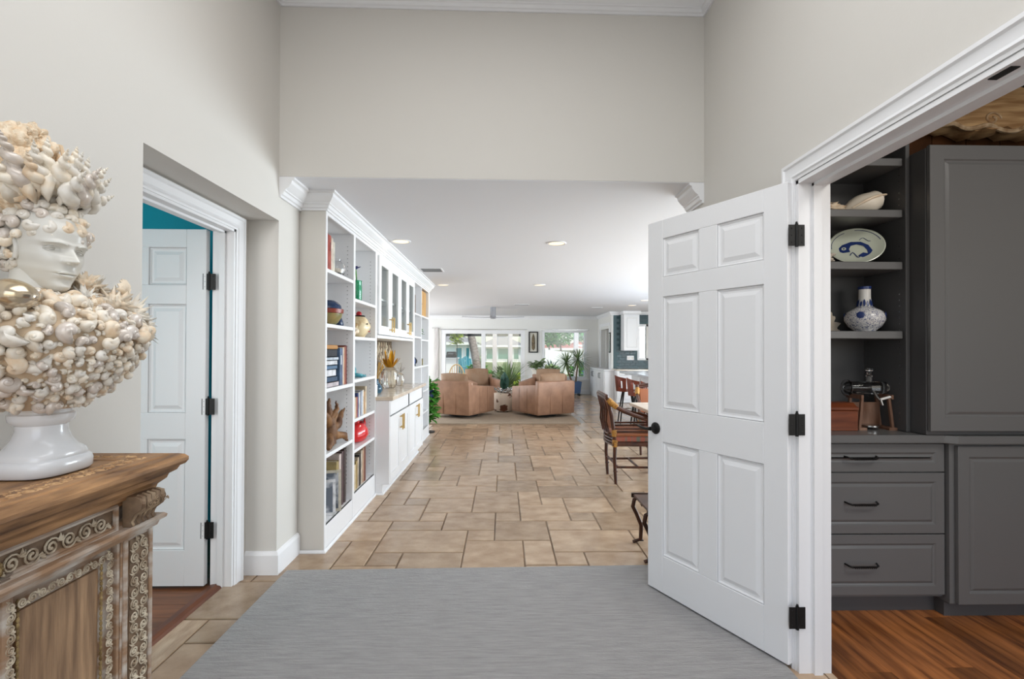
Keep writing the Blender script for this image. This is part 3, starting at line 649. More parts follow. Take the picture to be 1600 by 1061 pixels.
# vase
vm = bpy.data.materials.new('blue_scroll_porcelain'); vm.use_nodes = True; n = vm.node_tree.nodes; L = vm.node_tree.links; p = n['Principled BSDF']; p.inputs['Roughness'].default_value = .15
tcx = n.new('ShaderNodeTexCoord'); vo = n.new('ShaderNodeTexNoise'); vo.inputs['Scale'].default_value = 55; vo.inputs['Detail'].default_value = 0; vo.inputs['Distortion'].default_value = 2.5
L.new(tcx.outputs['Object'], vo.inputs['Vector']); cr = n.new('ShaderNodeValToRGB'); cr.color_ramp.interpolation = 'CONSTANT'
cr.color_ramp.elements[0].color = S(224, 222, 220); cr.color_ramp.elements[1].color = S(54, 68, 120); cr.color_ramp.elements[1].position = .46
e3 = cr.color_ramp.elements.new(.56); e3.color = S(224, 222, 220); L.new(vo.outputs[0], cr.inputs[0]); L.new(cr.outputs[0], p.inputs['Base Color'])
va = thing('blue_white_vase', 'round blue and white porcelain vase with a straight neck', 'vase', (2.02, 2.72, 1.472))
MB().lathe([(0, 0), (.05, 0), (.052, .008), (.078, .03), (.096, .062), (.098, .085), (.084, .112), (.055, .13), (.036, .142), (0, .142)], n=40).build('body', vm, va, smooth=60, world=False)
MB().lathe([(0, .135), (.037, .14), (.031, .16), (.029, .20), (.029, .243), (.031, .252), (.027, .252), (.025, .2), (0, .19)], n=32).build('neck', mat('white_porcelain', S(222, 220, 216), .15), va, smooth=50, world=False)
MB().lathe([(.0305, .238), (.0322, .24), (.0322, .253), (.0305, .253)], n=32).build('rim_band', BLUE, va, world=False)
pt = MB()
for k in range(14):
    a = k * 2 * PI / 14; pt.leaf((.0385 * math.cos(a), .0385 * math.sin(a), .142), (.0312 * math.cos(a), .0312 * math.sin(a), .182 if k % 2 else .172), .012, 0, (math.cos(a), math.sin(a), 0))
pt.build('painted_petals', BLUE, va, world=False)
for a in (-2.4, -.75, .9, 2.5): MB().ell((0, 0, 0), (.004, .02, .02), 12, 8).xf(Matrix.Translation((.095 * math.cos(a), .095 * math.sin(a), .09)) @ Matrix.Rotation(a, 4, 'Z')).build('painted_flower', BLUE, va, world=False)
# wooden box and glass barrel
WBX = mat('red_cedar', S(132, 68, 36), .4, col2=S(96, 44, 22), nscale=8, stretch=(.5, 2, 4))
bx = thing('wooden_box', 'small red brown wooden box on the study counter', 'box', (1.80, 2.66, .938))
B(1.69, 1.902, 2.61, 2.74, .938, 1.045).build('body', WBX, bx, bevel=.003); B(1.686, 1.906, 2.606, 2.744, 1.047, 1.066).build('lid', WBX, bx, bevel=.004)
MB().prism([(2.612, 1.066), (2.738, 1.066), (2.715, 1.085), (2.64, 1.085)], 'x', 1.695, 1.898).build('lid_top', WBX, bx); MB().ell((1.715, 2.605, 1.02), (.006, .006, .01), 8, 6).build('lock', W['black'], bx)
WST = mat('dusty_walnut', S(140, 108, 90), .55, col2=S(104, 70, 50), nscale=9, stretch=(2, 2, .5))
gs = thing('barrel_stand', 'small walnut stand under the glass decanter', 'stand', (2.020, 2.69, .938))
for x, lean in ((1.94, .008), (2.105, -.012)):
    for yy in (2.645, 2.735): MB().tube([(x - lean, yy, .938), (x + lean, yy, 1.125)], .009, 4).build('post', WST, gs)
    B(x - .022, x + .022, 2.625, 2.755, .938, .952).build('foot', WST, gs); B(x - .006, x + .006, 2.63, 2.75, 1.105, 1.128).build('cradle', WST, gs)
B(1.935, 2.11, 2.728, 2.738, .955, 1.08).build('back_board', WST, gs); MB().lathe([(0, 0), (.048, 0), (.048, .008), (0, .008)], (2.020, 2.685, .952), 24).build('tray', W['chrome'], gs)
gb = thing('glass_decanter', 'horizontal glass barrel decanter with stopper and tap', 'decanter', (2.020, 2.69, 1.13))
g = MB().lathe([(0, -.115), (.03, -.115), (.034, -.108), (.034, .085), (.028, .1), (.016, .106), (0, .106)], n=24); g.xf(Matrix.Translation((2.015, 2.69, 1.163)) @ Matrix.Rotation(PI / 2, 4, 'Y')); g.build('barrel', W['glass'], gb, smooth=50)
g = MB().lathe([(0, 0), (.045, 0), (.045, .008), (.03, .012), (0, .012)], n=24); g.xf(Matrix.Translation((1.892, 2.69, 1.163)) @ Matrix.Rotation(PI / 2, 4, 'Y')); g.build('end_disc', W['glass'], gb, smooth=50)
MB().lathe([(.013, 0), (.013, .03), (.02, .034), (.012, .04), (.010, .055), (.019, .062), (.017, .074), (0, .077)], (2.022, 2.69, 1.195), 20).build('stopper', W['glass'], gb, smooth=50)
MB().tube([(2.025, 2.66, 1.145), (2.025, 2.635, 1.115), (2.030, 2.62, 1.1)], .009, 8).build('tap', W['chrome'], gb, smooth=50); MB().tube([(2.030, 2.62, 1.105), (2.080, 2.615, 1.12)], .007, 8).build('tap_handle', mat('white_porcelain', S(222)), gb, smooth=50); MB().tube([(2.030, 2.62, 1.11), (2.040, 2.618, 1.075)], .007, 8).build('spout', W['chrome'], gb, smooth=50)

# ================================================================== CARVED CONSOLE
CW = mat('console_brown', S(186, 142, 98), .55, col2=S(100, 70, 46), nscale=9, stretch=(3, .8, 6), lo=.3, hi=.7, bump=.25, bscale=18, detail=8)
CWV = mat('console_door_wood', S(180, 146, 112), .6, col2=S(112, 86, 64), nscale=8, stretch=(4, 7, .6), lo=.3, hi=.72, bump=.3, bscale=16, detail=9)
CWW = mat('console_whitewash', S(156, 124, 96), .65, col2=S(202, 194, 184), nscale=7, stretch=(2, 1.0, 3.5), lo=.42, hi=.66, bump=.3, bscale=22, detail=9)
CCV = mat('console_carving', S(214, 202, 180), .6, col2=S(150, 130, 106), nscale=34, lo=.36, hi=.66, bump=.3, bscale=60, detail=6)
CCD = mat('console_carving_ground', S(140, 116, 92), .7, col2=S(104, 84, 66), nscale=30, lo=.3, hi=.7)
CGD = mat('console_gilt', S(170, 146, 100), .5, col2=S(104, 82, 46), nscale=40, metal=.2)
CXF, CYF, CYN, CTZ = -1.045, 1.49, .18, 1.046
con = thing('carved_console', 'distressed carved wooden console with scrollwork against the left wall', 'console', ((LX + CXF) / 2, .85, 0))
def cb(nm, m, *a, bev=.003): return B(*a).build(nm, m, con, bevel=bev)
EDGE = [(-.05, .098), (.006, .098), (.010, .084), (.026, .070), (.030, .058), (.044, .050), (.050, .038), (.060, .034), (.066, .024), (.066, .014), (.058, .005), (.046, .001), (.030, .004), (.026, 0), (-.05, 0)]
cpath = [(LX + .003, CYF, CTZ), (CXF, CYF, CTZ), (CXF, CYN, CTZ), (LX + .003, CYN, CTZ)]
MB().sweep(cpath, dn, EDGE, -1).build('top_moulding', CW, con, smooth=28)
cb('top_board', CW, LX + .003, CXF - .03, CYN + .03, CYF - .03, CTZ - .05, CTZ - .0015, bev=0)
def scroll(m, c, U, V, N, w, flip=1, turns=1.7, rad=.06):
    rad = rad * .72
    """one raised spiral with a leaf tail, centred at c in plane U/V, facing N"""
    pts = []; rr = []
    for k in range(19):
        t = k / 18; a = flip * (t * turns * 2 * PI + .4); r = w * .46 * (1 - t * .82)
        pts.append(Vector(c) + Vector(U) * r * math.cos(a) + Vector(V) * r * math.sin(a) + Vector(N) * w * .05); rr.append(w * rad * (.75 + .5 * t))
    m.tube(pts, rr, 5); m.ell(tuple(pts[-1]), (w * .09,) * 3, 6, 5)
    d = Vector(U) * math.cos(.4) + Vector(V) * flip * math.sin(.4); b = Vector(c) + d * w * .42
    for q in (-.5, .15, .7):
        e_ = d * math.cos(q) + (Vector(V) * math.cos(.4) - Vector(U) * math.sin(.4)) * math.sin(q)
        m.tube([b, b + e_ * w * .22 + Vector(N) * w * .1, b + e_ * w * .42], [w * .04, w * .08, w * .015], 5)
def scroll_strip(nm, m_, p0, p1, V, N, w, parent=con, rad=.085):
    p0, p1 = Vector(p0), Vector(p1); L_ = (p1 - p0).length; U = (p1 - p0).normalized(); n_ = max(1, int(L_ / (w * .95))); m = MB()
    for k in range(n_): scroll(m, p0 + U * (L_ * (k + .5) / n_), U, Vector(V), N, w, 1 if k % 2 else -1, rad=rad)
    return m.build(nm, m_, parent, smooth=50)
fy = (0, 1, 0); xz = (0, 0, 1); nx = (1, 0, 0)
# carved border on the top
CTC = mat('console_top_carving', S(214, 176, 130), .55, col2=S(160, 118, 78), nscale=30)
scroll_strip('top_carving', CTC, (CXF - .012, CYN + .05, CTZ - .003), (CXF - .012, CYF - .03, CTZ - .003), (1, 0, 0), (0, 0, 1), .034, rad=.13); scroll_strip('top_carving', CTC, (CXF - .044, CYN + .06, CTZ - .003), (CXF - .044, CYF - .05, CTZ - .003), (1, 0, 0), (0, 0, 1), .026, rad=.13)
scroll_strip('top_carving', CTC, (LX + .05, CYF - .012, CTZ - .003), (CXF - .035, CYF - .012, CTZ - .003), (0, 1, 0), (0, 0, 1), .034, rad=.13)
# body
cb('body', CWW, LX + .003, CXF - .02, CYN + .01, CYF - .004, .02, CTZ - .09)
cb('frieze_frame', CW, CXF - .022, CXF - .004, CYN, CYF, .932, CTZ - .09); cb('frieze_frame', CWW, CXF - .022, CXF - .004, CYN, CYF, .862, .872)
MB().sweep([(LX + .003, CYF - .004, .872), (CXF - .004, CYF - .004, .872), (CXF - .004, CYN, .872)], dn, [(-.03, 0), (.026, 0), (.032, .006), (.030, .014), (.018, .020), (.014, .032), (-.03, .034)], -1).build('ledge_moulding', CWW, con, smooth=28)
for y0, y1 in ((.80, 1.355), (.24, .79)):
    p = cb('frieze_panel', CCD, CXF - .02, CXF - .010, y0, y1, .874, .93)
    MB().sweep([(CXF - .010, y0, .874), (CXF - .010, y1, .874), (CXF - .010, y1, .932), (CXF - .010, y0, .932), (CXF - .010, y0, .874)], (1, 0, 0), [(0, 0), (0, .01), (.006, .012), (.01, .004), (.01, 0)], -1).build('panel_bead', CWW, p)
    scroll_strip('scroll_carving', CCV, (CXF - .009, y0 + .02, .903), (CXF - .009, y1 - .02, .903), xz, nx, .046, p)
    boss = MB(); 
    for k in range(10): a = k * PI / 5; boss.ell((CXF - .004, (y0 + y1) / 2 - .04 + .014 * math.cos(a), .903 + .014 * math.sin(a)), (.006, .007, .007), 8, 6)
    boss.ell((CXF - .002, (y0 + y1) / 2 - .04, .903), (.012, .011, .011), 10, 8); boss.build('rosette_boss', CGD, p, smooth=50)
# corner pilasters with corbels
for y0, y1 in ((1.372, 1.488), (.182, .30)):
    p = cb('pilaster', CWW, CXF - .02, CXF + .002, y0, y1, .14, .84)
    cb('pilaster_base', CWW, CXF - .02, CXF + .018, y0 - .006, y1 + .006, .06, .14)
    B(CXF, CXF + .005, y0 + .026, y1 - .022, .16, .83).build('carved_ground', CCD, p)
    scroll_strip('scroll_carving', CCV, (CXF + .005, y0 + .043, .17), (CXF + .005, y0 + .043, .825), fy, nx, .034, p, .1); scroll_strip('scroll_carving', CCV, (CXF + .005, y0 + .078, .185), (CXF + .005, y0 + .078, .825), fy, nx, .034, p, .1)
    B(CXF, CXF + .010, y0 + .004, y0 + .016, .15, .84).build('fillet', CWW, p, bevel=.003); B(CXF, CXF + .010, y1 - .016, y1 - .004, .15, .84).build('fillet', CWW, p, bevel=.003)
    prof = [(.0, .955), (.034, .957), (.048, .950), (.054, .936), (.048, .920), (.034, .908), (.024, .896), (.020, .884), (.026, .876), (.024, .872), (0, .872)]
    cz = MB().prism([(CXF - .004 + a, b) for a, b in prof], 'y', y0 + .008, y1 - .008).build('corbel', CCD, con, bevel=.004, seg=2, smooth=35)
    lv = MB()
    for q in range(5):
        yq = y0 + .02 + q * (y1 - y0 - .04) / 4
        lv.tube([(CXF - .006 + a * 1.0, yq + .004 * math.sin(b * 220), b) for a, b in prof[1:-1]], [.004, .007, .008, .007, .0065, .006, .0055, .005, .004], 6)
    for q in range(3):
        yq = y0 + .03 + q * .028; scroll(lv, (CXF + .056, yq, .936), (0, 1, 0), (0, 0, 1), (1, 0, 0), .028, 1 if q % 2 else -1)
    lv.build('acanthus_carving', mat('corbel_carving', S(176, 154, 126), .6, col2=S(120, 96, 74), nscale=30), cz, smooth=50)
# doors
for k, (y0, y1) in enumerate(((1.045, 1.362), (.725, 1.035), (.31, .715))):
    d = cb('door', CWV, CXF - .02, CXF - .012, y0 + .05, y1 - .05, .2, .79, bev=.001)
    MB().sweep([(CXF - .02, y0, .145), (CXF - .02, y1, .145), (CXF - .02, y1, .838), (CXF - .02, y0, .838), (CXF - .02, y0, .145)], (1, 0, 0),
               [(0, 0), (0, .018), (.006, .02), (.012, .012), (.016, .012), (.018, .02), (.034, .02), (.04, .014), (.044, .016), (.05, .010), (.055, .002), (.055, 0)], -1).build('door_frame', CWW, d, smooth=28)
    for a, b, V in (((y0 + .026, .16), (y0 + .026, .825), fy), ((y1 - .026, .16), (y1 - .026, .825), fy)):
        scroll_strip('frame_carving', CCV, (CXF - .002, a[0], a[1]), (CXF - .002, b[0], b[1]), V, nx, .024, d, .12)
    scroll_strip('frame_carving', CCV, (CXF - .002, y0 + .04, .812), (CXF - .002, y1 - .04, .812), xz, nx, .024, d, .12); scroll_strip('frame_carving', CCV, (CXF - .002, y0 + .04, .171), (CXF - .002, y1 - .04, .171), xz, nx, .024, d, .12)
    rp = MB(); z = .165
    while z < .82:
        for yy in (y0 + .047, y1 - .047): rp.ell((CXF - .006, yy, z), (.004, .004, .007), 5, 4)
        z += .013
    rp.build('rope_bead', CGD, d)
cb('plinth', CWW, LX + .003, CXF + .008, CYN - .004, CYF + .006, .0, .06)
# far end of the console
cb('end_panel', CWV, LX + .05, CXF - .06, CYF - .006, CYF + .004, .16, .83)

# ================================================================== SHELL BUST
BX_, BY_ = -1.19, 1.295
bust = thing('shell_bust', 'white classical bust covered in seashells on the carved console', 'bust', (BX_, BY_, CTZ + .002))
GLZ = mat('white_glaze', S(232, 234, 236), .2, coat=.4, col2=S(216, 219, 222), nscale=3)
FACE = mat('pale_plaster', S(222, 220, 212), .32, col2=S(208, 206, 200), nscale=5, coat=.15)
# square-ish round pedestal
def sq_ring(a, b, z, n=40, e=.55):
    out = []
    for k in range(n):
        t = 2 * PI * k / n; c, s_ = math.cos(t), math.sin(t); out.append((a * abs(c) ** e * (1 if c > 0 else -1), b * abs(s_) ** e * (1 if s_ > 0 else -1), z))
    return out
ped = MB().loft([sq_ring(.112, .125, 0, e=.6), sq_ring(.119, .132, .006, e=.6), sq_ring(.120, .134, .024, e=.6), sq_ring(.116, .130, .036, e=.62), sq_ring(.108, .122, .040, e=.65), sq_ring(.110, .122, .046, e=.68), sq_ring(.106, .116, .056, e=.72),
                 sq_ring(.090, .096, .068, e=.8), sq_ring(.078, .082, .088, e=.9), sq_ring(.071, .074, .108, e=1), sq_ring(.071, .074, .122, e=1), sq_ring(.088, .092, .132, e=1), sq_ring(.092, .096, .142, e=1), sq_ring(.092, .096, .150, e=1), sq_ring(.084, .088, .154, e=1), sq_ring(.084, .088, .166, e=1), sq_ring(.09, .095, .172, e=1), sq_ring(.09, .095, .19, e=1)])
ped.xf(Matrix.Diagonal((.72, .70, 1, 1)))
ped.build('pedestal', GLZ, bust, smooth=45, world=False)
CH = [(.165, .07, .08, .01), (.185, .082, .10, .012), (.22, .112, .145, .016), (.27, .142, .192, .02), (.32, .160, .222, .022), (.37, .164, .232, .018), (.405, .150, .215, .008), (.432, .112, .16, -.004), (.452, .078, .10, -.012), (.47, .058, .062, -.016)]
def chest(z):
    for (z0, a0, b0, c0), (z1, a1, b1, c1) in zip(CH[:-1], CH[1:]):
        if z <= z1: k = (z - z0) / (z1 - z0); return a0 + (a1 - a0) * k, b0 + (b1 - b0) * k, c0 + (c1 - c0) * k
    return CH[-1][1:]
MB().loft([[(c + a * math.cos(2 * PI * k / 36), b * math.sin(2 * PI * k / 36), z) for k in range(36)] for z, a, b, c in CH]).build('chest', mat('shell_gap_shade', S(206, 184, 156), .8), bust, smooth='all', world=False)  # base toned darker than the shells, putting gap shade into its colour
# head and neck
HH = .228; HZ = .462
def lerp(tab, t):
    for (t0, v0), (t1, v1) in zip(tab[:-1], tab[1:]):
        if t <= t1:
            k = (t - t0) / (t1 - t0); k = k * k * (3 - 2 * k) * .5 + k * .5; return v0 + (v1 - v0) * k
    return tab[-1][1]
FR = [(0, .050), (.02, .068), (.05, .079), (.09, .083), (.14, .080), (.19, .084), (.25, .088), (.31, .088), (.40, .088), (.5, .085), (.56, .091), (.68, .091), (.82, .078), (.93, .048), (1, .004)]
BKp = [(0, -.004), (.08, .012), (.16, .03), (.26, .058), (.4, .088), (.55, .102), (.72, .1), (.86, .08), (.95, .05), (1, .004)]
HWd = [(0, .012), (.03, .023), (.08, .033), (.16, .045), (.28, .057), (.42, .066), (.55, .070), (.7, .072), (.83, .062), (.93, .04), (1, .003)]
G = lambda x: math.exp(-x * x)
def face_add(t, y):
    ay = abs(y)
    nose = (.035 - .024 * min(1, (t - .372) / .13) - .011 * min(1, max(0, (t - .502) / .07))) if t > .372 else .035 * G((t - .372) / .022)
    a = nose * G(y / (.0085 + .003 * (t < .42))) + .0060 * G((ay - .0115) / .0048) * G((t - .366) / .020)
    a -= .0125 * G((ay - .0290) / .0150) * G((t - .492) / .036)
    a += .0065 * G((ay - .028) / .020) * G((t - .558 - .012 * G((ay - .03) / .012)) / .018)
    a += .0075 * G(y / .0165) * G((t - .249) / .014) + .0080 * G(y / .0135) * G((t - .203) / .016) - .0065 * G(y / .021) * G((t - .226) / .006) - .004 * G(y / .016) * G((t - .165) / .018)
    return a + .006 * G(y / .016) * G((t - .09) / .04) + .004 * G((ay - .04) / .02) * G((t - .36) / .07) - .0015 * G(y / .004) * G((t - .29) / .02)
def face_x(t, y):
    h = lerp(HWd, t); return lerp(FR, t) * max(0, 1 - (y / h) ** 2) ** .45 + face_add(t, y)
rings = []; nz_, nt_ = 120, 112
for i in range(nz_ + 1):
    t = i / nz_; f, b, h = lerp(FR, t), lerp(BKp, t), lerp(HWd, t); ring = []
    for k in range(nt_):
        th = 2 * PI * k / nt_; th = th - .38 * math.sin(th); c, s_ = math.cos(th), math.sin(th); y = h * s_
        ring.append(((f * abs(c) ** .90 + face_add(t, y)) if c > 0 else -b * abs(c) ** .95, y, t * HH))
    rings.append(ring)
hm = MB().loft(rings)
for s_ in (-1, 1):   # eyes with lids, brows
    ex = face_x(.486, .0305); hm.ell((ex - .0035, s_ * .0305, .486 * HH), (.0095, .0125, .0085), 16, 12)
    def arc(tc, amp, r, y0=.0165, y1=.0455, off=.0, n=9):
        pts = []
        for q in range(n):
            k = q / (n - 1); y = y0 + (y1 - y0) * k; t = tc + amp * math.sin(PI * k ** .8) - .006 * k
            xs = max(face_x(t, y), ex - .0035 + .0095 * math.sqrt(max(0, 1 - ((y - .0305) / .0150) ** 2)) * .93); pts.append((xs + off, s_ * y, t * HH))
        hm.tube(pts, [r * (.45 + .55 * math.sin(PI * q / (n - 1))) for q in range(n)], 7)
    arc(.488, .026, .0026); arc(.480, -.017, .0019); arc(.498, .036, .0014)
    pts = [(face_x(.548 + .016 * math.sin(PI * q / 8), .012 + .04 * q / 8) + .0005, s_ * (.012 + .04 * q / 8), (.548 + .016 * math.sin(PI * q / 8) - .006 * q / 8) * HH) for q in range(9)]
    hm.tube(pts, [.0016, .0026, .003, .003, .003, .0026, .002, .0015, .0008], 6)
    pts = [(face_x(.243 + .006 * math.sin(q / 6 * 2.6), .021 * q / 6) + .0006, s_ * .021 * q / 6, (.243 + .007 * math.sin(q / 6 * 2.6) - .016 * (q / 6) ** 2) * HH) for q in range(7)]
    hm.tube(pts, [.0036, .004, .0042, .0038, .003, .002, .001], 7)
    hm.ell((face_x(.352, .008) - .001, s_ * .0085, .350 * HH), (.005, .0042, .003), 8, 6)
pts = [(face_x(.205, .018 * q / 6) + .0006, .018 * q / 6, (.206 + .016 * (abs(q) / 6) ** 2) * HH) for q in range(-6, 7)]
hm.tube(pts, [.001, .002, .003, .004, .0046, .005, .005, .005, .0046, .004, .003, .002, .001], 7)
for s_ in (-1, 1):   # ears
    pts = [(-.006 + .016 * math.cos(a), s_ * (.068 + .006 * math.sin(a * .5)), .10 + .028 * math.sin(a)) for a in [k * .45 - .9 for k in range(12)]]; hm.tube(pts, .0055, 7); hm.ell((-.006, s_ * .066, .078), (.007, .005, .009), 8, 6)
hm.xf(Matrix.Translation((-.006, 0, HZ)) @ Matrix.Rotation(math.radians(6), 4, 'Y') @ Matrix.Rotation(math.radians(-16), 4, 'Z'))
hm.loft([[(cx + r * 1.02 * math.cos(2 * PI * k / 28), r * math.sin(2 * PI * k / 28), z) for k in range(28)] for z, r, cx in ((.43, .085, -.012), (.45, .066, -.014), (.475, .055, -.016), (.51, .052, -.016), (.56, .05, -.014))])
hm.build('head', FACE, bust, smooth=70, world=False)
for k in range(13):
    a = 1.75 + k * (2 * PI - 3.5) / 12
    for q in range(3):
        p = Vector((-.012 + (.104 - .012 * q) * math.cos(a), (.084 - .012 * q) * math.sin(a), .578 - .026 * q)); n = Vector((math.cos(a), math.sin(a), -.2))
        part('hair_shell', random.choice(snail), bust, p, (n.to_track_quat('Z', 'Y').to_matrix().to_4x4() @ Matrix.Rotation(random.uniform(0, 6), 4, 'Z')), .020)
# chest shells
placed = []
def outward(n): return Vector(n).to_track_quat('Z', 'Y').to_matrix().to_4x4() @ Matrix.Rotation(random.uniform(0, 6.28), 4, 'Z')
def place_shell(th, z, r, me, name='shell', lift=.2, sc=None):
    a, b, c = chest(z); p = Vector((c + a * math.cos(th), b * math.sin(th), z)); a2, b2, c2 = chest(min(.469, z + .01)); 
    nz = -((a2 * math.cos(th) + c2) - p.x) * math.cos(th) * 20 - (b2 * math.sin(th) - p.y) * math.sin(th) * 20
    n = Vector((math.cos(th) / max(a, .03), math.sin(th) / max(b, .03), 0)).normalized(); n = (n + Vector((0, 0, max(-.6, min(1.2, nz * .25))))).normalized()
    p = p + n * r * lift
    for q, rq in placed:
        if (q - p).length < .60 * (r + rq): return None
    placed.append((p, r)); jit = Vector((random.gauss(0, .3), random.gauss(0, .3), random.gauss(0, .3)))
    return part(name, me, bust, p + n * r * .7, outward(n + jit), r)
cnt = 0
for (lo_, hi_, rmin, rmax, tries, thr) in ((.395, .452, .022, .029, 500, (-3.1, 1.9)), (.33, .41, .027, .035, 900, (-3.0, 1.7)), (.24, .36, .024, .031, 700, (-2.9, -.85)), (.175, .25, .018, .024, 500, (-2.6, .3)), (.19, .40, .0145, .020, 6000, (-2.5, 1.8))):
    for _ in range(tries):
        if cnt >= 285: break
        z = random.uniform(lo_, hi_); th = random.uniform(*thr); r = random.uniform(rmin, rmax)
        me = random.choice((turban if random.random() < .55 else snail)); 
        if place_shell(th, z, r, me): cnt += 1
tiny = MB(); src = spiral_shell(2.2, .2, .8, .38, 9, 5, fat=.72)
for _ in range(7000):
    z = random.uniform(.17, .462); th = random.uniform(-PI, PI); r = random.uniform(.010, .014); a, b, c = chest(z); p = Vector((c + a * math.cos(th), b * math.sin(th), z))
    if any((q - p).length < .52 * (r + rq) for q, rq in placed): continue
    placed.append((p, r)); n = Vector((math.cos(th), math.sin(th), random.uniform(-.3, .4))).normalized(); M4 = Matrix.Translation(p + n * r * .6) @ outward(n) @ Matrix.Scale(r, 4)
    o = len(tiny.v); tiny.v += [tuple(M4 @ Vector(v)) for v in src.v]; tiny.f += [tuple(i + o for i in f_) for f_ in src.f]
t_ = tiny.build('tiny_shells', SHC[2], bust, smooth='all', world=False, recalc=False); t_.data.materials[0] = SHC[0]; t_['kind'] = 'stuff'
# crown of shells around the brow
def hz(z): return z
for row, (zz, ra, rb, n_, rs) in enumerate(((.598, .108, .088, 17, .021), (.622, .110, .090, 17, .023), (.650, .104, .084, 16, .020), (.676, .09, .074, 14, .022), (.70, .07, .056, 10, .024))):
    for k in range(n_):
        a = 2 * PI * k / n_ + row * .3; p = Vector((-.006 + ra * math.cos(a), rb * math.sin(a), zz - .004 * math.cos(a) + random.uniform(-.006, .006))); n = Vector((math.cos(a), math.sin(a), .15 * row - .15))
        part('crown_shell', random.choice(turban if row != 1 else snail), bust, p, outward(n), rs * random.uniform(.85, 1.2))
# spires
random.seed(21)
for k in range(26):
    a = 2 * PI * k / 14 + (.18 if k >= 14 else 0) + random.uniform(-.12, .12); inner = k >= 14; el = random.uniform(.45, .85) if not inner else random.uniform(.9, 1.25)
    d = Vector((math.cos(a) * math.cos(el) - .12, math.sin(a) * math.cos(el), math.sin(el))).normalized()
    base = Vector((-.012 + .072 * math.cos(a), .06 * math.sin(a), .682)); L_ = random.uniform(.029, .036)
    p = base + d * (L_ * 4.3 if not inner else L_ * 4.8)
    part('spire_shell', random.choice(auger), bust, p, outward(d), L_ * random.uniform(.95, 1.12))
for k, (x, y, z, r) in enumerate(((-.035, -.02, .78, .05), (-.05, .03, .80, .05), (-.06, -.015, .84, .045), (-.025, .015, .835, .036), (-.03, -.04, .70, .05), (-.03, .04, .70, .05), (-.075, .0, .74, .05), (-.04, .0, .87, .03))):
    part('coral', coral_mesh('coral', CORAL, k * 3.1, .55, 30), bust, (x, y, z), (k, k * 2, k), r)
for k, (x, y, z) in enumerate(((.02, .035, .80),)):   # branch coral
    m = MB()
    for q in range(5): m.tube([(x, y, z - .06), (x + .01 * math.sin(q * 2), y + .01 * math.cos(q * 2), z - .02), (x + .018 * math.sin(q * 2.3 + k), y + .018 * math.cos(q * 2.3 + k), z + .02 + .008 * q)], [.008, .007, .004], 6)
    m.build('branch_coral', CORAL, bust, smooth=50, world=False)
for a, el, L_ in ((-.95, 1.0, .034), (-.55, .8, .036), (-.2, 1.05, .034), (.2, .85, .033), (-.75, 1.3, .036), (0, 1.35, .036)):
    d = Vector((math.cos(a) * math.cos(el), math.sin(a) * math.cos(el), math.sin(el))); part('spire_shell', auger[int(L_ * 1000) % 3], bust, Vector((-.012 + .06 * math.cos(a), .05 * math.sin(a), .692)) + d * L_ * 4.4, outward(d), L_)
# shoulder cluster of spiny shells
spiny = [coral_mesh('spiny_shell', SHC[k], 11 + k, .35, 34, True) for k in range(3)]
for k, (th, z, r, up_z) in enumerate(((.95, .415, .034, 0), (1.25, .40, .034, 0), (.65, .43, .030, .01), (1.1, .45, .032, .025), (1.45, .43, .030, .02), (.8, .455, .026, .03), (1.2, .375, .026, 0), (.4, .45, .022, .0))):
    a, b, c = chest(z); part('spiny_shell', spiny[k % 3], bust, (c + a * 1.06 * math.cos(th), b * 1.08 * math.sin(th), z + up_z), (k, k * 1.7, k), r)
# fan shell, pearl shell, rosettes
fan = MB(); rg = []
for q in range(15):
    a = (q / 14 - .5) * 2.2; w_ = .004 * (1 if q % 2 else -1); rg.append([(0, .008 * math.sin(a), 0), (.02 + w_ * .5, .03 * math.sin(a), .03 * math.cos(a)), (.018 + w_, .055 * math.sin(a), .055 * math.cos(a)), (.006 + w_, .068 * math.sin(a), .068 * math.cos(a))])
fan.loft(rg, closed=False, cap=False); fo = fan.build('fan_shell', SHC[2], bust, smooth=60, world=False); fo.location = (.065, .155, .455); fo.rotation_euler = (0, .2, .5); sm_ = fo.modifiers.new('s', 'SOLIDIFY'); sm_.thickness = .004
ps = MB().ell((0, 0, 0), (.048, .042, .038), 26, 16, lambda d: 1 + .18 * max(0, d.x) * (1 - abs(d.z))); a, b, c = chest(.41)
o = ps.build('pearl_shell', mat('gold_pearl', S(206, 186, 150), .18, .75, col2=S(188, 180, 172), nscale=9), bust, smooth='all', world=False); o.location = (.085, -.175, .435)
for k, (th, z) in enumerate(((-1.22, .372), (-1.72, .335))):
    a, b, c = chest(z); m = MB()
    m.tube([((.032 - .0011 * q) * math.cos(q * .55), (.032 - .0011 * q) * math.sin(q * .55), .004 + .0006 * q) for q in range(27)], .0062, 6)
    o = m.build('rosette', mat('rope_tan', S(206, 178, 138), .7, col2=S(170, 138, 98), nscale=40), bust, smooth=50, world=False)
    n = Vector((math.cos(th), math.sin(th), .15)); o.location = Vector((c + a * math.cos(th), b * math.sin(th), z)) + n * .022; o.rotation_euler = dirmat(n).to_euler()
for k, (th, z) in enumerate(((-.6, .44), (-.1, .44), (.3, .44), (-1.0, .44))):
    a, b, c = chest(z); part('coral', coral_mesh('coral', CORAL, 40 + k, .6, 22), bust, (c + a * 1.1 * math.cos(th), b * 1.1 * math.sin(th), z - .005), (k, 0, 0), .022)

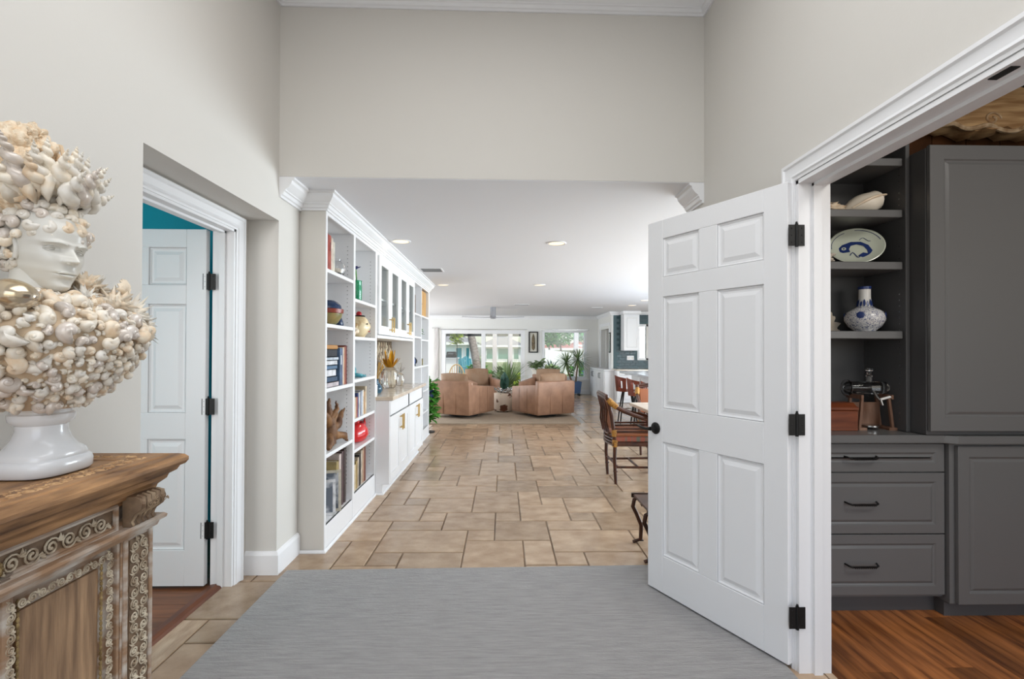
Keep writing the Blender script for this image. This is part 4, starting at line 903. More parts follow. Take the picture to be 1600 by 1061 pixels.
# ================================================================== THINGS IN THE BOOKCASE
PAGES = mat('book_pages', S(226, 220, 206), .8, col2=S(206, 198, 180), nscale=60, stretch=(1, 1, 1))
BK = {}
def bmat(rgb):
    k = 'book_cover_%d_%d_%d' % rgb
    if k not in BK: BK[k] = mat(k, S(*rgb), .5, col2=S(*[int(c * .82) for c in rgb]), nscale=18)
    return BK[k]
def book(label, x1, y0, t, z0, h, d, rgb, group=None, lean=0, cat='book', name='book', spine=None):
    """upright book, spine facing +X at x1, thickness t along Y"""
    e = thing(name, label, cat, (x1 - d / 2, y0 + t / 2, z0), 0, group); c = MB()
    c.box(-d / 2, d / 2, -t / 2, -t / 2 + .003, 0, h); c.box(-d / 2, d / 2, t / 2 - .003, t / 2, 0, h)
    c.loft([[(d / 2 - .003, -t / 2, 0), (d / 2 + .003, -t / 4, 0), (d / 2 + .003, t / 4, 0), (d / 2 - .003, t / 2, 0)], [(d / 2 - .003, -t / 2, h), (d / 2 + .003, -t / 4, h), (d / 2 + .003, t / 4, h), (d / 2 - .003, t / 2, h)]])
    c.build('cover', bmat(rgb), e, world=False); B(-d / 2 + .004, d / 2 - .004, -t / 2 + .003, t / 2 - .003, .004, h - .005).build('pages', PAGES, e, world=False)
    if spine: B(d / 2 + .002, d / 2 + .0042, -t / 4, t / 4, h * .55, h * .8).build('spine_label', bmat(spine), e, world=False)
    e.rotation_euler = (lean, 0, 0); return e
def flatbook(label, x0, x1, y0, y1, z0, t, rgb, group, name='book'):
    e = thing(name, label, 'book', ((x0 + x1) / 2, (y0 + y1) / 2, z0), 0, group); c = MB(); a = (x1 - x0) / 2; b = (y1 - y0) / 2
    c.box(-a, a, -b, b, 0, .003); c.box(-a, a, -b, b, t - .003, t); c.box(a - .003, a, -b, b, 0, t); c.build('cover', bmat(rgb), e, world=False); B(-a + .004, a - .004, -b + .004, b - .004, .003, t - .003).build('pages', PAGES, e, world=False); return e
SX = BF - .02
# bay 1, top shelf
z = 1.9205
book('tall red clothbound book on the top shelf, nearest the side panel', SX, 3.40, .045, z, .25, .2, (150, 44, 30)); book('red patterned book beside the tall red one', SX, 3.447, .05, z, .245, .2, (176, 72, 54), spine=(120, 30, 24))
book('cream book beside the red books on the top shelf', SX, 3.50, .04, z, .235, .19, (224, 206, 190)); book('thin ivory book beside the glass ball', SX, 3.542, .035, z, .215, .19, (226, 220, 204))
gb = thing('glass_ball_jar', 'small clear round glass jar on the top shelf', 'jar', (SX - .06, 3.80, z)); MB().lathe([(0, 0), (.03, 0), (.055, .025), (.066, .06), (.058, .095), (.035, .115), (.028, .12), (.03, .135), (.024, .135), (.024, .12), (.05, .095), (.058, .06), (.048, .03), (0, .012)], n=24).build('bowl', W['glass'], gb, smooth=50, world=False); MB().ell((0, 0, .045), (.04, .04, .025), 12, 8).build('shell_filling', SHC[0], gb, world=False)
# bay 1, second shelf
z = 1.5435
pb = thing('ceramic_boat_bowl', 'glazed ceramic bowl in green, red and dark blue', 'bowl', (SX - .07, 3.63, z)); MB().lathe([(0, 0), (.05, 0), (.075, .02), (.10, .06), (.105, .085), (0, .085)], n=24).build('base', mat('olive_glaze', S(110, 112, 70), .3, col2=S(150, 130, 84), nscale=14), pb, smooth=50, world=False)
MB().lathe([(.1, .083), (.112, .088), (.115, .115), (.10, .12), (0, .12)], n=24).build('band', mat('brick_glaze', S(132, 54, 38), .35), pb, smooth=50, world=False); MB().lathe([(.10, .118), (.095, .145), (.075, .165), (.05, .18), (0, .185)], n=20).build('lid', mat('navy_glaze', S(32, 52, 84), .25), pb, smooth=50, world=False)
MB().tube([(.03, .06, .02), (.06, .095, .07), (.07, .12, .12)], [.012, .014, .006], 8).build('spout', SHC[1], pb, smooth=50, world=False)
MB().lathe([(0, 0), (.012, 0), (.012, .24), (.006, .26), (0, .26)], n=10).build('x', W['black']) if False else None
cs = thing('candlestick', 'thin black candlestick behind the ceramic bowl', 'candlestick', (SX - .19, 3.74, z)); MB().lathe([(0, 0), (.03, 0), (.03, .01), (.008, .02), (.008, .27), (.016, .28), (.016, .30), (0, .30)], n=14).build('stem', W['black'], cs, smooth=40, world=False)
fg = thing('blue_figurine', 'small dark blue seal figurine beside the ceramic bowl', 'figurine', (SX - .05, 3.83, z)); MB().loft([[(r * math.cos(a * PI / 6), y + r * 1.3 * math.sin(a * PI / 6), zz) for a in range(12)] for r, y, zz in ((.028, 0, 0), (.034, 0, .012), (.03, -.005, .04), (.018, -.01, .07), (.012, -.015, .085), (.003, -.03, .092))]).build('body', mat('navy_glaze', S(32, 52, 84)), fg, smooth='all', world=False); MB().tube([(0, .02, .012), (0, .06, .01), (0, .08, .02)], [.014, .009, .004], 7).build('tail', mat('navy_glaze', S(32, 52, 84)), fg, smooth=50, world=False)
# bay 1, third shelf: stack and upright books
z = 1.0975; zz = z
for k, (t, rgb, l) in enumerate(((.035, (196, 186, 190), 'pale mauve book at the bottom of the flat stack'), (.038, (60, 84, 110), 'slate blue book second from the bottom of the flat stack'), (.05, (228, 228, 232), 'thick white book low in the flat stack'), (.03, (90, 120, 150), 'thin blue book in the middle of the flat stack'), (.034, (224, 224, 228), 'white book high in the flat stack'), (.024, (196, 206, 216), 'pale blue book near the top of the flat stack'), (.055, (38, 42, 50), 'thick black book on top of the flat stack'))):
    flatbook(l, SX - .22 + .006 * (k % 3), SX - .004 * ((k * 2) % 5), 3.40, 3.68 - .008 * (k % 4), zz, t, rgb, 'flat stack of books on the third shelf'); zz += t + .0006
tb = thing('wooden_tray_box', 'flat tan wooden box lying on the book stack', 'box', (SX - .1, 3.55, zz)); B(SX - .2, SX - .01, 3.43, 3.68, zz, zz + .03).build('body', mat('tan_wood', S(176, 128, 74), .5), tb, bevel=.003); B(SX - .01, SX - .006, 3.44, 3.67, zz + .006, zz + .024).build('front', mat('tan_wood', S(176, 128, 74)), tb)
for k, (t, h, rgb, sp, l) in enumerate(((.045, .28, (70, 96, 128), (214, 220, 226), 'blue patterned book standing beside the flat stack'), (.022, .275, (140, 140, 160), None, 'thin lilac grey book among the upright books'), (.024, .285, (226, 206, 178), None, 'cream book among the upright books'), (.04, .29, (164, 96, 70), None, 'terracotta book among the upright books'), (.03, .30, (104, 38, 32), None, 'dark red book at the end of the upright row'))):
    book(l, SX, 3.70 + sum((.046, .023, .025, .041, .031)[:k]), t, z, h, .22, rgb, 'upright books on the third shelf', spine=sp)
# bay 1, fourth shelf: driftwood sculpture
z = .6485; DWM = mat('driftwood_sculpture', S(150, 108, 66), .6, col2=S(84, 52, 30), nscale=9, stretch=(1, 1, .6), lo=.35, hi=.62, bump=.5, bscale=24)
ds = thing('driftwood_sculpture', 'branching driftwood root sculpture on the fourth shelf', 'sculpture', (SX - .075, 3.70, z)); ds.scale = (1.0, 1.0, 1.08)
for nm, pts, rr in (('trunk', [(0, -.02, .0), (.01, -.01, .09), (.0, .0, .17), (.0, -.04, .27), (.01, -.03, .33)], [.055, .05, .042, .03, .006]), ('branch', [(0, -.02, .14), (.01, -.10, .22), (.0, -.16, .27)], [.035, .024, .006]), ('branch', [(0, .0, .1), (.03, .1, .13), (.02, .2, .19), (.03, .26, .23)], [.036, .03, .02, .005]), ('branch', [(0, .02, .12), (.02, .09, .2), (.01, .12, .28)], [.028, .018, .005]),
                    ('root', [(.0, -.02, .06), (.05, -.13, .05), (.06, -.19, .012)], [.04, .034, .014]), ('root', [(.02, .02, .07), (.07, .12, .05), (.08, .18, .008)], [.034, .024, .008]), ('root', [(0, -.03, .07), (-.06, -.1, .06), (-.08, -.16, .012)], [.034, .026, .012]), ('branch', [(.01, -.03, .18), (.05, .02, .25), (.05, .0, .31)], [.022, .016, .004])):
    fine = []; fr_ = []
    for i in range(len(pts) - 1):
        for q in range(4):
            k = q / 4; fine.append(tuple(pts[i][a] + (pts[i + 1][a] - pts[i][a]) * k + random.uniform(-.005, .005) for a in range(3))); fr_.append((rr[i] + (rr[i + 1] - rr[i]) * k) * random.uniform(.85, 1.15))
    fine.append(pts[-1]); fr_.append(rr[-1]); MB().tube(fine, fr_, 9).build(nm, DWM, ds, smooth=60, world=False)
# bay 1, bottom: albums and frames
z = .1685
for k, (t, h, rgb, l) in enumerate(((.055, .36, (176, 156, 104), 'olive gold album on the bottom shelf of the first bay'), (.05, .40, (206, 190, 184), 'pale pink album on the bottom shelf of the first bay'), (.045, .41, (92, 70, 70), 'plum album on the bottom shelf of the first bay'), (.045, .42, (74, 60, 56), 'dark brown album at the end of the bottom row'))):
    book(l, SX - .02, 3.70 + k * .06, t, z, h, .26, rgb, 'albums on the bottom shelf', cat='album', name='photo_album')
for lab, yy, h, rgb, rot, wd_ in (('white framed photograph leaning near the side panel', 3.60, .25, (226, 226, 228), .30, .18), ('cream framed picture leaning on the albums', 3.69, .30, (212, 204, 186), .08, .2)):
    e = thing('picture_frame', lab, 'picture', (SX - .075, yy - .03, z), 0); e.rotation_euler = (-rot, 0, .35)
    for a in ((-wd_ / 2, wd_ / 2, 0, .02), (-wd_ / 2, wd_ / 2, h - .02, h)): B(a[0], a[1], -.008, .008, a[2], a[3]).build('frame_bar', bmat(rgb), e, world=False)
    for a in (-wd_ / 2, wd_ / 2 - .02): B(a, a + .02, -.008, .008, .02, h - .02).build('frame_bar', bmat(rgb), e, world=False)
    B(-wd_ / 2 + .02, wd_ / 2 - .02, -.002, .004, .02, h - .02).build('photo', mat('photo_grey', S(96, 104, 116), .4, col2=S(190, 194, 200), nscale=9, lo=.5, hi=.6), e, world=False)
# bay 2, top: green vase
z = 1.7815; e = thing('green_vase', 'tall green glass vase with a dark blue flower', 'vase', (SX - .06, 4.29, z))
MB().lathe([(0, 0), (.042, 0), (.05, .02), (.052, .12), (.048, .17), (.052, .18), (.046, .18), (.04, .12), (.04, .02), (0, .012)], n=24).build('glass', mat('green_glass', S(60, 190, 140), .08, trans=.7), e, smooth=50, world=False); MB().tube([(0, 0, .02), (.005, 0, .2), (0, -.01, .28)], .006, 6).build('stem', W['green'], e, world=False)
fl_ = MB(); [fl_.leaf((0, -.01, .28), (.045 * math.cos(a), -.01 + .045 * math.sin(a), .30), .03, 0, (0, 0, 1)) for a in [k * PI / 3 for k in range(6)]]; fl_.ell((0, -.01, .29), (.018, .018, .014), 8, 6); fl_.build('flower', mat('navy_petal', S(28, 40, 96), .5), e, world=False)
# bay 2: face jar
z = 1.4725; e = thing('face_jar', 'cream ceramic head jar with a red topknot', 'jar', (SX - .085, 4.47, z)); IV = mat('crackle_ivory', S(226, 208, 170), .3, col2=S(168, 132, 84), nscale=12, lo=.5, hi=.7)
def jf(d):
    k = 1.0
    if d.x > 0: k += .16 * G(d.y / .12) * G((d.z - .0) / .25) - .07 * G((abs(d.y) - .3) / .14) * G((d.z - .15) / .14) + .06 * G(d.y / .2) * G((d.z + .42) / .1)
    return k
MB().ell((0, 0, .1), (.092, .10, .105), 40, 28, jf).build('head', IV, e, smooth='all', world=False); MB().lathe([(.05, 0), (.055, .012), (.04, .03), (0, .03)], n=20).build('foot', IV, e, world=False); MB().ell((0, 0, .212), (.026, .026, .026), 12, 8).build('topknot', mat('lacquer_red', S(178, 28, 36), .3), e, smooth='all', world=False); MB().lathe([(.05, .185), (.055, .19), (.05, .2), (0, .2)], n=20).build('hair_band', W['black'], e, world=False)
for s_ in (-1, 1): MB().ell((.0, s_ * .098, .1), (.02, .012, .03), 10, 8).build('ear', IV, e, smooth='all', world=False); MB().ell((.086, s_ * .036, .122), (.006, .016, .007), 8, 6).build('eye', mat('dark_glaze', S(50, 40, 34), .4), e, world=False)
MB().ell((.094, 0, .055), (.006, .022, .006), 8, 6).build('mouth', mat('lacquer_red', S(178, 28, 36)), e, world=False)
e = thing('pink_conch', 'peach coloured conch shell beside the head jar', 'shell', (SX - .05, 4.28, z)); part('body', snail[2], e, (0, 0, .055), (1.2, .3, .5), .058)
# bay 2: octopus
z = 1.1215; TQ = mat('turquoise_glaze', S(84, 168, 176), .3, col2=S(48, 120, 134), nscale=16); e = thing('octopus_figurine', 'turquoise ceramic octopus lying on the shelf', 'figurine', (SX - .08, 4.36, z))
MB().ell((-.02, -.05, .06), (.04, .045, .055), 18, 12).build('head', TQ, e, smooth='all', world=False)
for k in range(8): a = k * PI / 4 + .2; MB().tube([(0, -.04, .025), (.045 * math.cos(a), -.04 + .07 * math.sin(a), .02), (.08 * math.cos(a + .25), -.03 + .14 * math.sin(a + .25) * (1.3 if math.sin(a) > 0 else .8), .010), (.085 * math.cos(a + .5), -.03 + .17 * math.sin(a + .5), .022)], [.018, .014, .009, .004], 8).build('arm', TQ, e, smooth=60, world=False)
# bay 2: paperbacks
z = .7995
for k, (t, h, rgb, l) in enumerate(((.07, .17, (210, 190, 164), 'tan album at the front of the second bay book row'), (.03, .17, (176, 96, 74), 'brick red paperback in the second bay'), (.03, .20, (56, 74, 130), 'royal blue paperback in the second bay'), (.035, .205, (220, 214, 206), 'white paperback in the second bay'), (.04, .21, (140, 142, 152), 'grey paperback in the second bay'), (.035, .21, (196, 206, 222), 'pale blue paperback in the second bay'), (.035, .215, (222, 212, 196), 'ivory paperback in the second bay'), (.04, .2, (176, 132, 84), 'caramel paperback in the second bay'), (.045, .24, (214, 196, 168), 'sand coloured tall book in the second bay'))):
    book(l, SX, 4.05 + sum((.07, .03, .03, .035, .04, .035, .035, .04, .045)[:k]) + .002 * k, t, z, h, .2, rgb, 'books in the second bay')
# bay 2: red bowl
z = .5495; RD = mat('red_glass', S(205, 28, 34), .12, coat=.5); e = thing('red_fish_bowl', 'wavy bright red glass fish bowl on the lower shelf', 'bowl', (SX - .07, 4.40, z)); e.scale = (1.1, 1.1, 1.25)
MB().loft([[(.55 * r * (1 + .12 * math.sin(3 * a * PI / 12 + zz * 20)) * math.cos(a * PI / 12), r * (1 + .1 * math.sin(2 * a * PI / 12)) * math.sin(a * PI / 12) + zz * .15, zz) for a in range(24)] for r, zz in ((.05, 0), (.10, .012), (.135, .05), (.12, .09), (.085, .12), (.07, .135), (.0601, .12), (.05, .08))]).build('bowl', RD, e, smooth='all', world=False)
MB().loft([[(.012 * math.cos(a * PI / 4), .12 + .0, .06 + .012 * math.sin(a * PI / 4)) for a in range(8)], [(.02 * math.cos(a * PI / 4), .17, .09 + .035 * math.sin(a * PI / 4)) for a in range(8)], [(.008 * math.cos(a * PI / 4), .20, .10 + .05 * math.sin(a * PI / 4)) for a in range(8)]]).build('tail_fin', RD, e, smooth='all', world=False); MB().leaf((0, -.06, .1), (0, .04, .17), .06, 0, (1, 0, 0)).build('top_fin', RD, e, world=False)
# bay 2: bottom albums
z = .1985
for k, (t, h, rgb, l) in enumerate(((.05, .21, (216, 196, 160), 'small gilt framed album at the front of the second bay bottom'), (.04, .23, (176, 150, 96), 'gold spined album in the second bay bottom'), (.035, .25, (196, 180, 160), 'beige album in the second bay bottom'), (.05, .27, (44, 38, 36), 'black album in the second bay bottom'), (.045, .29, (206, 190, 170), 'cream album in the second bay bottom'), (.04, .30, (188, 150, 122), 'salmon album in the second bay bottom'), (.05, .31, (120, 66, 50), 'brown leather album at the end of the second bay bottom'))):
    book(l, SX - .01, 4.10 + sum((.05, .04, .035, .05, .045, .04, .05)[:k]) + .006 * k, t, z, h, .25, rgb, 'albums in the second bay', cat='album', name='photo_album')
# nook counter
z = .9225; e = thing('white_candle', 'thick white pillar candle on the nook counter', 'candle', (-1.26, 4.80, z)); MB().lathe([(0, 0), (.04, 0), (.04, .1), (.034, .104), (0, .098)], n=24).build('wax', SHC[1], e, smooth=40, world=False); MB().tube([(0, 0, .096), (.002, 0, .115)], .002, 5).build('wick', W['black'], e, world=False)
e = thing('blue_glass_vase', 'blue glass vase with dried gold flowers on the nook counter', 'vase', (-1.30, 5.05, z)); MB().lathe([(0, 0), (.05, 0), (.068, .03), (.06, .07), (.03, .11), (.026, .13), (.034, .145), (.024, .14), (.022, .11), (.05, .06), (0, .012)], n=24).build('glass', mat('teal_blue_glass', S(70, 120, 150), .08, trans=.6), e, smooth=50, world=False)
for k in range(9): a = k * .7; MB().tube([(0, 0, .05), (.03 * math.cos(a), .03 * math.sin(a), .18), (.08 * math.cos(a), .08 * math.sin(a), .27 + .02 * (k % 3))], [.002, .003, .008], 5).build('dried_stem', mat('dried_gold', S(188, 150, 84), .7), e, world=False)
def pineapple(label, loc, gl, top, k):
    e = thing('pineapple_ornament', label, 'ornament', loc); m = MB()
    MB().lathe([(0, 0), (.045 * k, 0), (.07 * k, .03 * k), (.078 * k, .09 * k), (.066 * k, .15 * k), (.035 * k, .18 * k), (0, .185 * k)], n=16).build('body', gl, e, smooth=20, world=False)
    for q in range(14):
        a = q * 2.4; r = .09 * k if q < 8 else .045 * k; zt_ = (.27 if q < 8 else .34) * k; MB().leaf((.018 * k * math.cos(a), .018 * k * math.sin(a), .17 * k), (r * math.cos(a), r * math.sin(a), zt_), .03 * k, .02, (math.cos(a), math.sin(a), .3)).build('crown_leaf', top, e, world=False)
    return e
pineapple('glass pineapple with a gold crown in the bookcase nook', (-1.32, 5.75, z), W['glass'], mat('gold_leaf', S(206, 150, 40), .3, .8), 1.35)
pineapple('small clear glass pineapple behind the gold crowned one', (-1.30, 6.15, z), W['glass'], W['glass'], .9)
# far bays
book('dark old book standing alone in the third bay', SX, 6.75, .05, 1.8725, .26, .2, (60, 44, 38)); book('worn brown book leaning in the third bay', SX, 6.81, .04, 1.8725, .25, .2, (128, 92, 70))
e = thing('blue_jug', 'cobalt blue round jug holding a wooden paddle', 'jug', (SX - .09, 6.86, 1.1315)); MB().lathe([(0, 0), (.06, 0), (.09, .04), (.095, .09), (.07, .14), (.035, .17), (.03, .2), (.04, .21), (0, .205)], n=20).build('body', mat('cobalt_glaze', S(46, 78, 130), .25), e, smooth=50, world=False); MB().tube([(0, 0, .18), (0, .12, .34), (0, .2, .42)], [.008, .008, .016], 7).build('paddle', W['walnut'], e, world=False)
e = thing('small_bronze_bird', 'small dark bronze bird beside the cobalt blue jug', 'figurine', (SX - .05, 7.12, 1.1315)); MB().ell((0, 0, .07), (.03, .06, .04), 14, 10).build('body', W['black'], e, smooth='all', world=False); MB().ell((0, -.06, .11), (.02, .025, .02), 10, 8).build('head', W['black'], e, smooth='all', world=False); MB().tube([(0, 0, .06), (0, 0, 0)], .008, 6).build('leg', W['black'], e, world=False)
e = thing('tan_wood_box', 'tan wooden cabinet box in the top of the end bay', 'box', (SX - .13, 7.6, 1.8755)); B(SX - .24, SX - .02, 7.30, 7.90, 1.8755, 2.27).build('body', mat('honey_wood', S(208, 164, 100), .45, col2=S(186, 140, 80), nscale=6, stretch=(1, 1, .3)), e, bevel=.004); MB().ell((SX - .012, 7.40, 2.05), (.014, .014, .014), 10, 8).build('knob', W['black'], e)
def bushy(name, label, loc, r, n_, m, cat='plant', hang=0, pot=None, lw=.05):
    e = thing(name, label, cat, loc); f_ = MB()
    for k in range(n_):
        a = random.uniform(0, 6.28); q = random.uniform(.2, 1); b = Vector((r * q * .6 * math.cos(a), r * q * .6 * math.sin(a), random.uniform(-hang, r * .9))); t = b + Vector((math.cos(a), math.sin(a), random.uniform(-.5, .8))) * lw * 1.5
        f_.leaf(b, t, lw, .01, (random.uniform(-.4, .4), random.uniform(-.4, .4), 1), 3)
    f_.build('foliage', m, e, world=False); s_ = MB()
    for k in range(7): a = k * .9; s_.tube([(0, 0, 0), (r * .3 * math.cos(a), r * .3 * math.sin(a), r * .5), (r * .7 * math.cos(a), r * .7 * math.sin(a), .1 * r - hang * .8)], .004, 5)
    s_.build('stem', m, e, world=False)
    if pot: MB().lathe([(0, -.0), (pot[0] * .8, 0), (pot[0], pot[1]), (pot[0] * .9, pot[1]), (pot[0] * .8, pot[1] * .85), (0, pot[1] * .85)], (0, 0, -pot[1]), 18).build('pot', pot[2], e, smooth=40, world=False)
    return e
bushy('small_fern', 'small green potted fern in the end bay', (SX - .1, 7.6, 1.5215 + .07), .12, 60, W['green'], pot=(.06, .07, W['darkbase']), lw=.03)
e = thing('bird_figurine', 'dark green bird figurine in the end bay', 'figurine', (SX - .1, 7.62, 1.1315)); MB().ell((0, 0, .19), (.035, .075, .05), 14, 10).build('body', W['agave'], e, smooth='all', world=False); MB().tube([(0, .07, .2), (0, .15, .25)], [.02, .004], 7).build('beak', W['agave'], e, world=False); MB().tube([(0, -.05, .22), (0, -.1, .32)], [.03, .01], 7).build('crest', W['agave'], e, world=False); MB().lathe([(0, 0), (.06, 0), (.05, .015), (.01, .03), (.01, .15), (0, .15)], n=12).build('stand', W['black'], e, world=False)
book('olive book lying at the end bay', SX, 7.45, .06, 1.1315, .1, .2, (150, 140, 100))
bushy('pothos_plant', 'trailing bright green pothos hanging at the end of the bookcase', (-1.25, 8.2, .70), .19, 260, W['green'], hang=.52, pot=(.11, .16, mat('navy_glaze', S(32, 52, 84))), lw=.085)
pst = thing('plant_stand', 'slim dark stand under the trailing pothos', 'stand', (-1.25, 8.2, 0)); MB().lathe([(0, 0), (.12, 0), (.12, .015), (.015, .03), (.015, .51), (.11, .525), (.11, .54), (0, .54)], n=18).build('stand_body', W['black'], pst, smooth=30, world=False)

# ================================================================== LIVING ROOM
tag(MB().prism([(-1.42, 9.07), (1.44, 9.09), (1.44, 13.0), (-1.42, 13.0)], 'z', .0006, .014).build('living_rug', mat('taupe_rug', S(172, 154, 134), .95, col2=S(150, 134, 116), nscale=30, stretch=(.3, 2, 1), bump=.6, bscale=120), bevel=.004), 'taupe woven rug under the tan armchairs', 'rug')
def armchair(label, loc, rz):
    """swivel chair facing local +Y; width 0.9, depth 1.0"""
    e = thing('swivel_armchair', label, 'armchair', loc, rz, 'four tan leather swivel armchairs')
    def pb(nm, m, *a, bev=.02): return B(*a).build(nm, m, e, bevel=bev, seg=2, smooth=35, world=False)
    wv = .45
    MB().lathe([(0, 0), (.30, 0), (.30, .035), (.05, .04), (.05, .08), (0, .08)], n=28).build('swivel_base', W['darkbase'], e, smooth=30, world=False)
    bm_ = MB().loft([[(-wv, -.50, .065), (wv, -.50, .065), (wv, -.36, .065), (-wv, -.36, .065)], [(-wv, -.52, .72), (wv, -.52, .72), (wv, -.40, .74), (-wv, -.40, .74)]]).build('backrest', W['leather'], e, bevel=.02, seg=2, smooth=35, world=False)
    for s_ in (-1, 1):
        x0, x1 = (s_ * wv, s_ * (wv - .13)); a = MB().loft([[(x0, -.40, .065), (x1, -.40, .065), (x1, .50, .065), (x0, .50, .065)], [(x0, -.40, .66), (x1, -.40, .66), (x1, .50, .585), (x0, .50, .585)]]).build('arm', W['leather'], e, bevel=.02, seg=2, smooth=35, world=False)
        for yy in (-.1, .2): B(x0 - s_ * .002, x0 + s_ * .003, yy - .003, yy + .003, .09, .58).build('seam', W['seam'], a, world=False)
        B(x0 - s_ * .006, x0 + s_ * .004, -.38, .48, .085, .095).build('welt', W['seam'], a, world=False)
    for xx in (-.16, .14): B(xx - .003, xx + .003, -.513, -.505, .09, .70).build('seam', W['seam'], bm_, world=False)
    pb('seat_base', W['leather'], -wv + .13, wv - .13, -.36, .48, .065, .30); pb('seat_cushion', W['leather'], -wv + .135, wv - .135, -.38, .51, .30, .45, bev=.04)
    def pil(d): return 1
    p = MB(); rg = []
    for i in range(13):
        u = i / 12 * 2 - 1; th = .085 * (1 - abs(u) ** 4) + .02; h = .24 - .02 * abs(u) ** 2; rg.append([(u * .31, th * math.cos(a * PI / 8), h * (abs(math.sin(a * PI / 8)) ** .6) * (1 if math.sin(a * PI / 8) > 0 else -1)) for a in range(16)])
    p.loft(rg).xf(Matrix.Translation((0, -.33, .65)) @ Matrix.Rotation(.16, 4, 'X')); p.build('back_cushion', W['cushion'], e, smooth=60, world=False)
    return e
armchair('tan leather swivel armchair seen from behind, left of the cowhide stool', (-.82, 10.24, .0145), math.radians(-28))
armchair('tan leather swivel armchair seen from behind, right of the cowhide stool', (.82, 10.30, .0145), math.radians(30))
armchair('tan leather armchair facing the viewer, back left of the group', (-.52, 12.15, .0145), math.radians(205))
armchair('tan leather armchair facing the viewer, back right of the group', (.98, 12.1, .0145), math.radians(155))
# cowhide stool with coral tray and plant
HID = mat('cowhide', S(214, 196, 178), .8, col2=S(92, 52, 32), nscale=4.2, lo=.56, hi=.6, bump=.3, bscale=80, detail=2)
e = thing('cowhide_stool', 'drum stool in brown and white cowhide between the armchairs', 'stool', (.0, 10.9, .0145)); MB().lathe([(0, .02), (.2, .02), (.22, .05), (.225, .2), (.22, .36), (.205, .40), (0, .41)], n=32).build('hide_drum', HID, e, smooth=40, world=False)
for k in range(4): MB().lathe([(0, 0), (.02, 0), (.02, .03), (0, .03)], (.15 * math.cos(k * PI / 2 + .7), .15 * math.sin(k * PI / 2 + .7), 0), 10).build('foot', W['darkbase'], e, world=False)
e = thing('silver_tray', 'branching silver coral bowl on the cowhide stool', 'bowl', (0, 10.9, .4255)); 
for k in range(11): a = k * .58; MB().tube([(.03 * math.cos(a), .03 * math.sin(a), .012), (.12 * math.cos(a), .12 * math.sin(a), .02), (.19 * math.cos(a + .3), .19 * math.sin(a + .3), .07), (.21 * math.cos(a + .5), .21 * math.sin(a + .5), .11)], [.016, .018, .014, .008], 7).build('branch', W['chrome'], e, smooth=50, world=False)
e = thing('agave_plant', 'dark green paddle-leafed plant standing on the cowhide stool', 'plant', (.02, 10.98, .425)); MB().lathe([(0, 0), (.06, 0), (.075, .08), (.065, .08), (0, .07)], n=20).build('pot', mat('grey_pot', S(120), .6), e, smooth=40, world=False)
for k in range(6): a = k * 2.4 - 1.4; q = .03 + .012 * k; MB().leaf((.015 * math.cos(a), .015 * math.sin(a), .06), (q * math.cos(a), q * math.sin(a), .46 - .03 * k), .20 - .01 * k, .01, (math.cos(a), math.sin(a), .1), 7, .008).build('leaf', W['agave'], e, world=False)
e = thing('grass_plant', 'tall pale green grassy plant behind the agave', 'plant', (.1, 13.6, .0)); MB().lathe([(0, 0), (.16, 0), (.2, .32), (.17, .32), (0, .28)], n=20).build('pot', SHC[1], e, smooth=40, world=False)
for k in range(90): a = k * 2.4; q = random.uniform(.1, .75); MB().leaf((.03 * math.cos(a), .03 * math.sin(a), .3), (q * math.cos(a), q * math.sin(a), random.uniform(.7, 1.3)), .035, q * .5, (math.cos(a), math.sin(a), .2), 4).build('leaf', W['green2'], e, world=False)
# yucca in blue planter
e = thing('blue_planter', 'blue tapered square planter on casters below the picture window', 'planter', (2.16, 14.9, .0))
MB().loft([[(-.15, -.15, .07), (.15, -.15, .07), (.15, .15, .07), (-.15, .15, .07)], [(-.19, -.19, .42), (.19, -.19, .42), (.19, .19, .42), (-.19, .19, .42)], [(-.16, -.16, .42), (.16, -.16, .42), (.16, .16, .42), (-.16, .16, .42)], [(-.15, -.15, .38), (.15, -.15, .38), (.15, .15, .38), (-.15, .15, .38)]]).build('pot', mat('denim_blue', S(76, 104, 144), .4), e, world=False)
for x in (-.13, .13):
    for y in (-.13, .13): MB().lathe([(0, 0), (.025, 0), (.025, .05), (0, .07)], (x, y, 0), 10).build('caster', W['black'], e, world=False)
def yucca(label, loc, hs, m):
    e = thing('yucca_plant', label, 'plant', loc)
    for hx_, hz_ in hs:
        MB().tube([(hx_ * .3, 0, 0), (hx_ * .8, .01, hz_ * .6), (hx_, 0, hz_)], [.028, .022, .02], 8).build('trunk', mat('yucca_bark', S(120, 100, 82), .8), e, smooth=50, world=False)
        for k in range(64):
            a = k * 2.4; el = -1.0 + 2.4 * (k / 63); L_ = .50 - .10 * (k / 63); d = Vector((math.cos(a) * math.cos(el), math.sin(a) * math.cos(el), math.sin(el)))
            MB().leaf((hx_, 0, hz_), Vector((hx_, 0, hz_)) + d * L_, .036, .05, (0, 0, 1), 3).build('blade', m, e, world=False)
    return e
yucca('spiky two-headed yucca growing from the blue planter', (2.16, 14.9, .38), ((-.25, .60), (.10, .70)), W['green2'])
bushy('leafy_houseplant', 'pale leafy houseplant below the framed artwork', (1.0, 14.6, .80), .28, 60, W['green2'], lw=.10)
e = thing('plant_pedestal', 'white pedestal pot under the leafy houseplant', 'planter', (1.0, 14.6, 0)); MB().lathe([(0, 0), (.15, 0), (.13, .05), (.14, .7), (.18, .8), (.15, .8), (0, .76)], n=20).build('pot', SHC[1], e, smooth=30, world=False)
